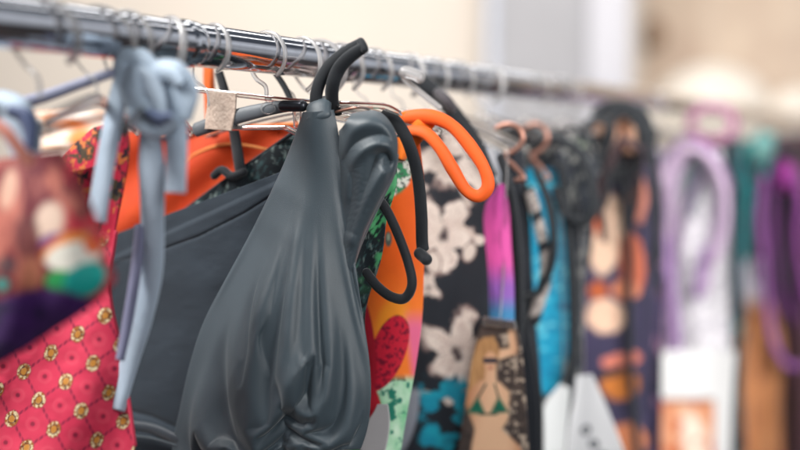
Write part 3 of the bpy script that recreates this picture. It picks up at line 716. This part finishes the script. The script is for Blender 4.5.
# photo tag of the woman in green bikini
YT = 1.085
def tag_paint(x, y):
    c = mix(C(40, 36, 40), C(90, 78, 72), fbm(x/7, y/5, 88))
    c = mix(c, C(176, 160, 144), sm(.55, .66, fbm(x/4, y/4, 12))*sm(495, 505, x))
    skin = C(226, 184, 150); sk2 = C(186, 128, 94); hr_ = C(150, 106, 68); hl = C(200, 156, 108)
    def poly(pts, soft=2.0):
        m = np.full(np.shape(x), 1e9); n = len(pts); A = sum(pts[i][0]*pts[(i+1) % n][1]-pts[(i+1) % n][0]*pts[i][1] for i in range(n))
        for i in range(n):
            (ax, ay), (bx_, by_) = pts[i], pts[(i+1) % n]; L = math.hypot(bx_-ax, by_-ay)
            m = np.minimum(m, ((bx_-ax)*(y-ay)-(by_-ay)*(x-ax))/L*(1 if A > 0 else -1))
        return sm(-soft, soft, m)
    bodyc = mix(sk2, skin, sm(462, 492, x+.25*(y-400))*sm(528, 505, x))
    for q in ([(496, 350), (516, 347), (517, 354), (497, 360)], [(510, 352), (508, 328), (514, 326), (518, 350)]): c = mix(c, bodyc, poly(q))
    c = mix(c, mix(hr_, hl, fbm(x/2, y/12, 3)), np.maximum(poly([(480, 338), (494, 336), (500, 350), (492, 384), (464, 408), (462, 390), (474, 360)]), sm(1.1, .9, ell(x, y, 488, 347, 11, 9))))
    c = mix(c, bodyc, poly([(480, 380), (500, 382), (510, 392), (508, 420), (500, 432), (476, 430), (468, 410), (468, 392)]))
    c = mix(c, bodyc, poly([(476, 426), (501, 428), (520, 446), (530, 470), (470, 470), (472, 445)]))
    c = mix(c, bodyc, poly([(486, 366), (496, 366), (497, 386), (484, 384)]))
    c = mix(c, mix(sk2, skin, .6+0*x), sm(1.05, .9, ell(x, y, 490.5, 361, 6.5, 10, 4)))
    c = mix(c, C(28, 40, 60), poly([(483, 358), (498, 358), (497, 363), (484, 363)], .8))
    c = mix(c, C(170, 84, 76), sm(1.2, .8, ell(x, y, 491, 368, 2.4, 1)))
    c = mix(c, mix(hr_, hl, fbm(x/2, y/12, 3)), poly([(479, 340), (486, 344), (480, 366), (466, 400), (460, 404), (464, 380)]))
    for q in ([(478, 396), (486, 414), (467, 413)], [(499, 396), (509, 412), (490, 414)]): c = mix(c, mix(C(14, 74, 62), C(30, 120, 96), fbm(x/3, y/3, 2)), poly(q))
    for q in ([(478, 398), (486, 384)], [(499, 398), (495, 384)], [(480, 414), (497, 414)]): d, _ = segd(x, y, q); c = mix(c, C(20, 60, 54), sm(1.3, .6, d))
    c = mix(c, sk2, poly([(468, 394), (472, 396), (462, 425), (474, 452), (466, 452), (455, 426)])*.9)
    return c
swt = thing("swing_tag", tuple(P(490, 318, YT)), "swing tag printed with photo of woman in green bikini and sunglasses", "tag")
panel("card", [(482, 318), (474, 350), (466, 400), (455, 470)], [(516, 322), (522, 350), (526, 400), (530, 470)], YT, swt, F_CARD, tag_paint, None, nr=220, nc=120, thick=.0008)
tube("string", [(500, 320, YT), (503, 280, YT+.01), (506, 200, YT+.015), (508, 150, YT+.015)], .0007, M_WHITEP, swt, n=20, ns=6)
extr("card_clip", [(483, 316), (515, 320), (516, 330), (482, 326)], YT-.003, .003, M_CLEAR, swt)

# magenta to blue stripe garment
YM = 1.16
mg = thing("bikini_top", tuple(P(497, 190, YM)), "bikini top fading from magenta to blue, beside the cream hibiscus print", "bikini top")
def mag_paint(x, y):
    c = mix(C(176, 62, 140), C(214, 82, 160), sm(190, 240, y))
    c = mix(c, C(140, 90, 176), sm(258, 290, y)); c = mix(c, C(60, 130, 176), sm(292, 315, y)); c = mix(c, C(54, 60, 78), sm(325, 335, y))
    return mix(c, c*.6, sm(.5, .7, fbm(x/3, y/30, 5)))
panel("cup", [(500, 184), (485, 208), (481, 240), (484, 290), (487, 345), (480, 470)], [(503, 184), (509, 208), (511, 240), (514, 290), (514, 345), (514, 470)], YM-.058, mg, F_LYCRA, mag_paint, lambda x, y, u, v: .006*np.sin(u*math.pi), nr=150, nc=40)
tube("edge_strap", [(500, 156, YM-.045), (510, 190, YM-.05), (517, 240, YM-.05), (519, 300, YM-.05), (518, 350, YM-.05)], .006, F_MATTE, mg, BLK, n=60, flatk=.6)

# black suit strap band with chain trim, and the water blue suit
YK = 1.24
ck = thing("swimsuit", tuple(P(525, 160, YK)), "black swimsuit with white chain trim in front of the water blue swimsuit", "swimsuit")
panel("body", [(500, 150), (500, 220), (502, 300), (505, 380), (508, 520)], [(524, 150), (530, 220), (534, 300), (541, 380), (544, 520)], YK, ck, F_MATTE, flat(C(28, 32, 40)), lambda x, y, u, v: .006*np.sin(u*math.pi), nr=80, nc=30)
M_PEARL = mat_plain("cream_beads", C(220, 208, 198), .4)
def beads(cl, n, r, Y, parent, name):
    c = crv(cl, n); vs = []; F = []
    for k, (a, b) in enumerate(c):
        q = P(a, b, Y); T = P(*c[min(k+1, n-1)], Y)-P(*c[max(k-1, 0)], Y); T /= np.linalg.norm(T)
        base = len(vs); Nn = np.cross(T, (0, 1, 0))
        for i in range(7):
            th = math.pi*i/6
            for j in range(10):
                ph = 2*math.pi*j/10
                vs.append(q+T*math.cos(th)*r*1.35+Nn*math.sin(th)*math.cos(ph)*r+np.array([0, 1, 0])*math.sin(th)*math.sin(ph)*r)
        for i in range(6):
            for j in range(10): F.append((base+i*10+j, base+(i+1)*10+j, base+(i+1)*10+(j+1) % 10, base+i*10+(j+1) % 10))
    return link(name, vs, F, M_PEARL, parent)
def trim_paint(x, y):
    c = mix(C(206, 196, 188), C(150, 138, 134), fbm(x/3, y/6, 4))
    c = mix(c, C(34, 36, 42), sm(.1, -.1, np.sin(y/5.5+x/9)+.55))
    return mix(c, C(34, 36, 42), sm(.62, .7, fbm(x/2.5, y/3, 44)))
panel("patterned_trim", [(524, 188), (529, 206), (535, 230), (540, 254), (540, 278), (535, 294), (529, 320)], [(533, 186), (539, 204), (546, 230), (551, 254), (551, 282), (546, 298), (538, 326)], YK-.014, ck, F_LYCRA, trim_paint, lambda x, y, u, v: .003*np.sin(u*3.1), nr=90, nc=16)
tube("tie_loop", [(520, 300, YK-.02), (540, 290, YK-.02), (552, 262, YK-.02), (553, 230, YK-.02), (548, 200, YK-.016), (536, 170, YK-.01)], .0045, F_MATTE, ck, BLK, n=70)
tube("long_tie", [(522, 300, YK-.02), (530, 340, YK-.022), (538, 380, YK-.022), (541, 420, YK-.02), (541, 520, YK-.02)], .0032, F_MATTE, ck, BLK, n=50)
YW = 1.34
wt = thing("swimsuit", tuple(P(550, 180, YW)), "water blue swimsuit with rippled turquoise print and black side tie", "swimsuit")
def wat_paint(x, y):
    n = fbm(x/22, y/7, 10); c = mix(C(0, 110, 150), C(24, 158, 190), n)
    c = mix(c, C(110, 200, 216), sm(.62, .76, fbm(x/16, y/5, 14)))
    return mix(c, C(0, 70, 110), sm(.62, .74, fbm(x/20, y/8, 24))*.7)
panel("body", [(505, 168), (508, 220), (512, 300), (514, 360), (518, 400)], [(560, 168), (568, 220), (570, 300), (568, 350), (556, 392)], YW, wt, F_LYCRA, wat_paint, lambda x, y, u, v: .012*np.sin(u*math.pi), nr=160, nc=70)
tube("side_tie", [(560, 165, YW-.02), (566, 200, YW-.02), (571, 260, YW-.02), (573, 330, YW-.02), (571, 390, YW-.02), (563, 440, YW-.02), (560, 520, YW-.02)], [.0055]*7, F_MATTE, wt, BLK, n=80)
tube("tie_loop", [(530, 150, YW-.03), (548, 140, YW-.03), (572, 146, YW-.03), (584, 160, YW-.03), (592, 184, YW-.03), (594, 208, YW-.03), (584, 222, YW-.03), (566, 214, YW-.03), (556, 190, YW-.03)], .0062, F_MATTE, wt, BLK, n=80)

# white cards beside it
def glyph_paint(x, y):
    c = flat(C(224, 225, 228))(x, y)
    for q in ((586, 430, 5, 6, 30), (594, 444, 6, 5, 30), (603, 456, 6, 5, 30)):
        e = ell(x, y, *q); c = mix(c, C(70, 74, 84), sm(1.1, .8, e)*sm(.25, .5, e))
    return c
YC = 1.335
c1 = thing("swing_tag", tuple(P(590, 375, YC)), "white paper swing tag with small dark lettering, slanting below the navy swimsuit", "tag")
panel("card", [(577, 376), (572, 400), (566, 440), (560, 500)], [(592, 374), (604, 400), (620, 440), (642, 500)], YC, c1, F_CARD, glyph_paint, None, nr=120, nc=60, thick=.0008)
tube("string", [(584, 378, YC), (583, 300, YC), (580, 200, YC)], .0007, M_WHITEP, c1, n=12, ns=6)
c2 = thing("swing_tag", tuple(P(555, 388, YC)), "blank white swing tag under the water blue swimsuit", "tag")
panel("card", [(560, 384), (544, 406), (543, 440), (545, 500)], [(570, 388), (569, 406), (566, 440), (562, 500)], YC-.03, c2, F_CARD, flat(C(222, 225, 226)), None, nr=40, nc=20, thick=.0008)
tube("string", [(564, 388, YC-.03), (563, 300, YC-.03), (560, 200, YC-.03)], .0007, M_WHITEP, c2, n=12, ns=6)

# navy and peach print
YNV = 1.62
nv = thing("swimsuit", tuple(P(600, 160, YNV)), "navy swimsuit with peach and orange blooms and long black tie", "swimsuit")
def navy_paint(x, y):
    c = mix(C(44, 44, 66), C(66, 58, 88), fbm(x/20, y/24, 31))
    for q, col in (((607, 235, 17, 42, 8), C(232, 196, 170)), ((632, 262, 13, 32, -8), C(222, 120, 88)), ((606, 316, 20, 18, 20), C(236, 196, 170)), ((592, 222, 8, 14, 0), C(214, 104, 60)),
                   ((626, 290, 15, 10, 0), C(226, 140, 104)), ((598, 290, 10, 9, 0), C(180, 90, 50)), ((622, 360, 20, 8, -10), C(224, 130, 110)), ((620, 384, 20, 16, 10), C(196, 116, 50)), ((628, 440, 20, 18, 0), C(210, 130, 90)),
                   ((640, 200, 8, 24, 0), C(206, 130, 110)), ((605, 170, 10, 14, 0), C(180, 110, 90))):
        e = ell(x+5*(fbm(x/8, y/8, 1)-.5), y+5*(fbm(x/8, y/8, 2)-.5), *q); c = mix(c, mix(col, col*.75, fbm(x/7, y/7, 6)), sm(1.1, .85, e))
    c = mix(c, C(40, 40, 48), sm(1.1, .8, ell(x, y, 612, 372, 18, 5, -15)))
    return c
panel("body", [(560, 150), (560, 230), (560, 320), (560, 400), (560, 520)], [(648, 150), (652, 230), (654, 320), (650, 400), (650, 520)], YNV, nv, F_LYCRA, navy_paint, lambda x, y, u, v: .014*np.sin(u*math.pi), nr=200, nc=80)
tube("long_tie", [(618, 160, YNV-.03), (625, 200, YNV-.03), (629, 260, YNV-.03), (629, 320, YNV-.03), (631, 380, YNV-.03), (638, 450, YNV-.03), (640, 520, YNV-.03)], .0055, F_MATTE, nv, BLK, n=60)
for pts in ([(585, 175), (578, 140), (598, 118), (622, 112), (640, 130), (636, 165), (615, 175)], [(600, 170), (608, 130), (630, 108), (648, 122), (650, 160)], [(560, 150), (590, 138), (606, 150), (612, 176), (596, 196)], [(595, 112), (612, 104), (634, 108), (646, 130)]):
    tube("tie_loop", [(a, b, YNV-.04) for a, b in pts], .0062, F_MATTE, nv, BLK, n=60)
panel("peach_glow_patch", [(596, 118), (594, 136), (600, 152)], [(646, 116), (646, 136), (640, 154)], YNV-.02, nv, F_LYCRA, flat(C(226, 178, 150)), lambda x, y, u, v: .01*np.sin(x/4), nr=20, nc=30)  # peach piece added for the warm glow showing through the loops
for pts, cc in (([(574, 200), (570, 172), (584, 156), (604, 164), (606, 196), (594, 216), (578, 212)], BLK), ([(604, 240), (600, 190), (612, 160), (622, 140), (640, 150)], C(60, 40, 44)), ([(646, 128), (652, 160), (656, 210), (654, 270)], BLK), ([(588, 128), (600, 120), (612, 130), (606, 150), (590, 156)], BLK)):
    tube("tie_loop", [(a, b, YNV-.07) for a, b in pts], .0055, F_MATTE, nv, cc, n=60)
panel("bunched_straps", [(592, 134), (590, 160), (600, 200), (604, 230)], [(640, 128), (644, 160), (640, 200), (632, 230)], YNV-.012, nv, F_MATTE, lambda x, y: mix(C(44, 44, 52), C(120, 80, 64), sm(.5, .7, fbm(x/7, y/9, 77))), None, nr=60, nc=40)
# cream and green foliage strip between blue and navy
YS = 1.50
st = thing("bikini_top", tuple(P(590, 190, YS)), "dark bikini top with pale green leaf trim beside the navy swimsuit", "bikini top")
panel("cup", [(552, 140), (556, 200), (560, 260), (562, 340)], [(588, 135), (594, 200), (592, 250), (576, 340)], YS, st, F_MATTE, lambda x, y: mix(C(40, 44, 52), C(150, 160, 140), sm(.55, .66, fbm(x/5, y/5, 23))*sm(1.2, .8, ell(x, y, 575, 150, 24, 22, 0))), None, nr=80, nc=40)
beads([(583, 186), (581, 200), (579, 214), (577, 226)], 6, .008, YS-.014, st, "leaf_trim")

# white lace suit with lavender loops
YA = 2.12
la = thing("swimsuit", tuple(P(690, 180, YA)), "white lace swimsuit with lavender looped straps, far along the rail", "swimsuit")
def lace_paint(x, y):
    c = mix(C(214, 212, 216), C(168, 164, 174), sm(.45, .7, fbm(x/4, y/4, 31)))
    c = mix(c, C(60, 90, 96), sm(1.1, .8, ell(x, y, 690, 190, 11, 30, 10))*.8)
    return mix(c, C(214, 200, 214), sm(1.1, .7, ell(x, y, 668, 220, 16, 70, 0))*.7)
panel("body", [(656, 150), (656, 220), (656, 300), (654, 400), (654, 520)], [(722, 150), (730, 220), (730, 300), (730, 400), (730, 520)], YA, la, F_LYCRA, lace_paint, lambda x, y, u, v: .02*np.sin(u*math.pi), nr=160, nc=70)
LAV = C(150, 116, 164); LAV2 = C(196, 172, 200)
tube("strap_loop", [(668, 340, YA-.04), (664, 290, YA-.04), (668, 230, YA-.04), (674, 180, YA-.045), (688, 152, YA-.05), (706, 152, YA-.05), (718, 176, YA-.045), (720, 210, YA-.04), (712, 250, YA-.04), (704, 292, YA-.04)], .0085, F_LYCRA, la, LAV2, n=90)
tube("strap_loop", [(656, 330, YA-.05), (654, 270, YA-.05), (660, 200, YA-.055), (668, 160, YA-.06), (684, 140, YA-.06), (706, 146, YA-.06), (722, 172, YA-.055), (724, 200, YA-.05)], .0085, F_LYCRA, la, LAV, n=90, flatk=.6)
tube("strap_loop", [(674, 300, YA-.03), (678, 240, YA-.03), (690, 200, YA-.035), (704, 172, YA-.03), (714, 160, YA-.03), (728, 180, YA-.03), (727, 230, YA-.03)], .006, F_LYCRA, la, C(150, 122, 160), n=70, flatk=.6)
tube("strap_loop", [(660, 370, YA-.07), (656, 300, YA-.07), (655, 230, YA-.075), (664, 176, YA-.08), (684, 150, YA-.085), (708, 156, YA-.08), (724, 186, YA-.075), (726, 226, YA-.07), (714, 262, YA-.07)], .007, F_LYCRA, la, C(206, 182, 208), n=90)
tube("strap_loop", [(742, 320, YA-.03), (738, 260, YA-.03), (740, 200, YA-.03), (734, 150, YA-.03)], .006, F_MATTE, la, C(40, 70, 80), n=40)
tube("strap_end", [(665, 240, YA-.06), (672, 290, YA-.06), (676, 330, YA-.06), (676, 362, YA-.06)], .010, F_LYCRA, la, C(150, 120, 164), n=40)
tube("strap_end", [(698, 296, YA-.055), (700, 280, YA-.055), (706, 250, YA-.055)], .008, F_LYCRA, la, C(150, 120, 164), n=30)
panel("side_fold", [(630, 150), (632, 220), (640, 300), (642, 400), (640, 520)], [(662, 150), (660, 220), (664, 300), (664, 400), (664, 520)], YA-.02, la, F_LYCRA, lambda x, y: mix(C(84, 72, 106), C(190, 176, 198), sm(.4, .6, fbm(x/8, y/60, 3))), lambda x, y, u, v: .01*np.sin(x/5), nr=80, nc=30)
YCD = 1.98
cd = thing("swing_tag", tuple(P(690, 350, YCD)), "white swing tag with warm orange photo inset, hanging before the lace swimsuit", "tag")
def inset_paint(x, y):
    c = flat(C(226, 226, 226))(x, y)
    m = sm(659, 662, x)*sm(716, 713, x)*sm(397, 400, y)
    ph = mix(C(216, 150, 112), C(240, 222, 204), sm(1.2, .5, ell(x, y, 694, 440, 16, 34, -15)))
    ph = mix(ph, C(190, 90, 54), sm(.5, .7, fbm(x/8, y/9, 9))); ph = mix(ph, C(90, 76, 74), sm(404, 399, y))
    c = mix(c, ph, m)
    return mix(c, C(150, 152, 156), sm(1.1, .6, ell(x, y, 691, 371, 4, 4, 0)))
panel("card", [(642, 352), (640, 400), (640, 450), (640, 500)], [(736, 350), (733, 400), (731, 450), (730, 500)], YCD, cd, F_CARD, inset_paint, None, nr=120, nc=80, thick=.001)
tube("string", [(690, 352, YCD), (688, 280, YCD), (684, 180, YCD)], .001, M_WHITEP, cd, n=12, ns=6)
# mauve ring loop above the lace suit
YR = 2.3
rg = thing("bikini_top", tuple(P(712, 130, YR)), "teal bikini top with mauve ring loop above its neckline", "bikini top")
tube("ring_loop", [(712+22*math.cos(a), 124+17*math.sin(a), YR-.03) for a in np.linspace(-3.3, 2.9, 18)], .010, F_LYCRA, rg, C(176, 120, 150), n=70)
def teal_paint(x, y): return mix(C(0, 124, 130), C(40, 170, 168), fbm(x/12, y/30, 4))
panel("body", [(718, 150), (726, 200), (726, 280), (728, 360), (726, 520)], [(776, 132), (766, 180), (752, 250), (748, 340), (750, 520)], YR+.25, rg, F_LYCRA, teal_paint, lambda x, y, u, v: .02*np.sin(x/7), nr=120, nc=60)
panel("dark_lining", [(700, 140), (706, 200), (716, 280), (724, 360), (720, 520)], [(744, 138), (742, 200), (740, 280), (744, 360), (750, 520)], YR+.28, rg, F_MATTE, flat(C(52, 62, 70)), None, nr=30, nc=20)
vs, F = knotlump(762, 148, 12, 16, YR+.2, .03, rg, 0, 2)
link("rosette", vs, F, F_LYCRA, rg, np.broadcast_to(C(110, 160, 156), (len(vs), 3)))

# purple suit at the far right
YU = 2.62
pu = thing("swimsuit", tuple(P(780, 170, YU)), "purple and magenta swimsuit with drooping loop at far right edge", "swimsuit")
def pur_paint(x, y):
    c = mix(C(48, 42, 52), C(96, 48, 100), sm(.5, .65, fbm(x/7, y/60, 5)))
    c = mix(c, C(96, 66, 60), sm(300, 340, y)*.7)
    c = mix(c, C(190, 50, 110), sm(1.1, .8, ell(x, y, 752, 220, 6, 44, 6)))
    return mix(c, C(60, 56, 62), sm(1.2, .7, ell(x, y, 790, 260, 9, 44, 0)))
panel("body", [(752, 150), (750, 200), (746, 260), (748, 330), (748, 400), (745, 520)], [(790, 146), (796, 200), (802, 260), (806, 330), (810, 400), (812, 520)], YU, pu, F_LYCRA, pur_paint, lambda x, y, u, v: .02*np.sin(x/6), nr=120, nc=60)
for pts, rr_, cc in (([(764, 178), (760, 215), (764, 260), (768, 310), (776, 348), (790, 366), (808, 364)], .0120, C(160, 98, 168)),
                     ([(776, 176), (772, 220), (777, 262), (784, 300), (796, 320)], .006, C(118, 60, 124)),
                     ([(792, 172), (800, 200), (798, 250), (806, 300)], .008, C(128, 58, 132)),
                     ([(748, 160), (756, 190), (752, 230), (756, 280)], .006, C(58, 44, 62))):
    tube("strap_loop", [(a, b, YU-.19) for a, b in pts], rr_, F_LYCRA, pu, cc, n=60, flatk=.6)
vs, F = knotlump(785, 176, 11, 15, YU-.06, .04, pu, 0, 4)
link("bow", vs, F, F_LYCRA, pu, np.broadcast_to(C(166, 52, 150), (len(vs), 3)))
YX = 2.5
sk = thing("swimsuit", tuple(P(760, 280, YX)), "white and tan swimsuit hanging low in front of the purple one", "swimsuit")
def tan_paint(x, y):
    c = mix(C(222, 216, 224), C(180, 176, 196), fbm(x/10, y/10, 3))
    c = mix(c, mix(C(216, 152, 104), C(176, 108, 64), fbm(x/10, y/26, 8)), sm(288, 312, y+14*(fbm(x/9, y/14, 5)-.5)))
    return mix(c, C(110, 70, 56), sm(.55, .75, fbm(x/8, y/34, 18))*sm(300, 330, y)*.7)
panel("body", [(746, 258), (737, 285), (742, 320), (736, 360), (733, 420), (730, 520)], [(764, 258), (768, 290), (778, 320), (784, 350), (780, 420), (790, 520)], YX, sk, F_LYCRA, tan_paint, lambda x, y, u, v: .025*np.sin(u*math.pi)+.008*np.sin(x/4+y/40), nr=80, nc=60)
tube("strap", [(748, 262, YX), (756, 220, YX+.01), (760, 160, YX+.02), (762, 130, YX+.02)], .006, F_LYCRA, sk, C(70, 56, 70), n=30)

# more suits packed between, mostly dark with loose ties
def dark_suit(Y, top, L, R, label, c0, c1, c2, seed, ties):
    t = thing("swimsuit", tuple(P((L[0][0]+R[0][0])/2, top, Y)), label, "swimsuit")
    panel("body", L, R, Y, t, F_LYCRA, lambda x, y: mix(mix(c0, c1, sm(.45, .6, fbm(x/10, y/16, seed))), c2, sm(.62, .7, fbm(x/6, y/8, seed+5))),
          lambda x, y, u, v: .010*np.sin(u*math.pi)+.004*np.sin(x/5+y/60), nr=100, nc=60)
    for pts, rad, cc in ties: tube("tie", [(a, b, Y-.03) for a, b in pts], rad, F_MATTE, t, cc, n=60, flatk=.55)
dark_suit(1.385, 126, [(498, 126), (500, 200), (510, 300), (520, 420), (520, 520)], [(560, 130), (598, 165), (592, 200), (584, 300), (580, 520)],
          "black swimsuit with grey flecks directly behind the water blue one", C(24, 30, 38), C(38, 44, 54), C(150, 150, 146), 3,
          [([(500, 150), (506, 134), (524, 128), (540, 140), (538, 170), (530, 200)], .005, BLK), ([(552, 170), (556, 138), (574, 128), (590, 140), (600, 170)], .005, BLK),
           ([(578, 170), (573, 230), (578, 300), (574, 380)], .004, BLK), ([(508, 160), (514, 230), (520, 290), (524, 360), (528, 440)], .0045, BLK)])
dark_suit(1.74, 122, [(596, 124), (600, 200), (610, 300), (610, 420), (610, 520)], [(654, 128), (662, 190), (664, 260), (662, 360), (660, 520)],
          "navy swimsuit with mauve streaks squeezed behind the peach bloomed one", C(34, 34, 52), C(60, 52, 84), C(150, 110, 140), 9,
          [([(656, 130), (652, 170), (658, 220), (654, 290)], .007, BLK), ([(640, 150), (646, 200), (640, 260)], .006, C(70, 60, 96))])
dark_suit(2.34, 128, [(706, 136), (712, 200), (716, 300), (720, 420), (720, 520)], [(742, 134), (738, 200), (734, 280), (740, 380), (748, 520)],
          "charcoal swimsuit with teal flecks between the lace and the teal ones", C(40, 50, 58), C(28, 84, 92), C(150, 130, 130), 14,
          [([(730, 140), (738, 180), (734, 240), (738, 320)], .007, C(30, 60, 68)), ([(744, 330), (740, 390), (744, 450)], .008, C(24, 66, 80))])
dark_suit(2.95, 132, [(765, 136), (765, 200), (765, 300), (765, 420), (765, 520)], [(840, 132), (840, 200), (840, 300), (840, 420), (840, 520)],
          "brown black swimsuit last in view at the far right edge", C(46, 40, 46), C(84, 58, 62), C(120, 90, 110), 21, [])

# ================================================================== hangers on the rail
specs = [(.575, "clear hook nearest the left edge, above the blurred teal print", M_WHITEP),
         (.632, "clear hanger holding the pale blue ribbon bikini top", M_WHITEP),
         (.660, "clear hook between the ribbon ties' hanger and the coral swimsuit's", M_WHITEP),
         (.705, "clear hanger carrying the coral pink swimsuit", M_WHITEP),
         (.765, "clear hook right above the pale blue ribbon knot, the sharpest ring", M_WHITEP),
         (.900, "clear hanger carrying the black and green palm print top", M_WHITEP),
         (.935, "clear hanger carrying the bright orange swimsuit", M_WHITEP),
         (.975, "clear hanger carrying the orange swimsuit with crimson leaf", M_WHITEP),
         (1.04, "clear hook just right of the two black standing loops", M_WHITEP),
         (1.12, "clear hanger carrying the cream hibiscus swimsuit", M_WHITEP),
         (1.18, "clear hanger carrying the magenta to blue top", M_WHITEP),
         (1.25, "clear hanger carrying the black swimsuit with chain trim", M_WHITEP),
         (1.35, "clear hanger carrying the water blue swimsuit", M_WHITEP),
         (1.50, "clear hanger carrying the dark top with leaf trim", M_WHITEP),
         (1.64, "clear hanger carrying the navy and peach swimsuit", M_WHITEP),
         (2.13, "clear hanger carrying the white lace swimsuit", M_WHITEP),
         (2.45, "clear hanger carrying the teal top with mauve ring", M_WHITEP),
         (2.66, "clear hanger carrying the purple swimsuit", M_WHITEP)]
hooks_only = (.575, .660, .765, 1.04)
for k, (yy, lb, hm) in enumerate(specs):
    hanger(yy, lb, hm, hr=.0026 if k % 3 == 0 else .0019, body=yy not in hooks_only, yaw=-1.05 if yy < .72 else .04*math.sin(k*2.1), half=.14 if yy < .72 else (.115 if yy < 1 else .10), arms=(.022 if yy < 1 else .040, 0))
# rosy wire S-hooks of the hibiscus and chain suits
for lb, X0, Y0, sx in (("rosy wire hook standing above the magenta top", 524, 1.17, 1.0), ("rosy wire hook, the smaller one, left of the blurred black loops", 549, 1.32, .85)):
    t = thing("wire_hook", tuple(P(X0, 130, Y0)), lb, "hook", "rosy wire hooks between suits")
    pts = [(X0-24*sx, 128), (X0-12*sx, 124), (X0-1*sx, 128), (X0+3*sx, 140), (X0-5*sx, 150), (X0-16*sx, 156), (X0-6*sx, 166), (X0+4*sx, 178), (X0-4*sx, 180)]
    tube("wire", [(a-4, b, Y0-.03) for a, b in pts], .0028, M_ROSE, t, n=70, ns=10)
# clear curved hanger arms catching light
t = thing("clothes_hanger", tuple(P(420, 80, .99)), "rosy clear hanger end poking up beside the diagonal black tie", "clothes hanger", "clear hangers along the chrome rail")
tube("arm_loop", [(440, 108, .985), (420, 92, .98), (404, 78, .975), (408, 70, .972), (420, 74, .972)], .0028, M_WHITEP, t, n=50, ns=10)
tube("arm_end", [(404, 72, .97), (412, 74, .97), (420, 78, .97)], .0062, M_WHITEP, t, n=12)
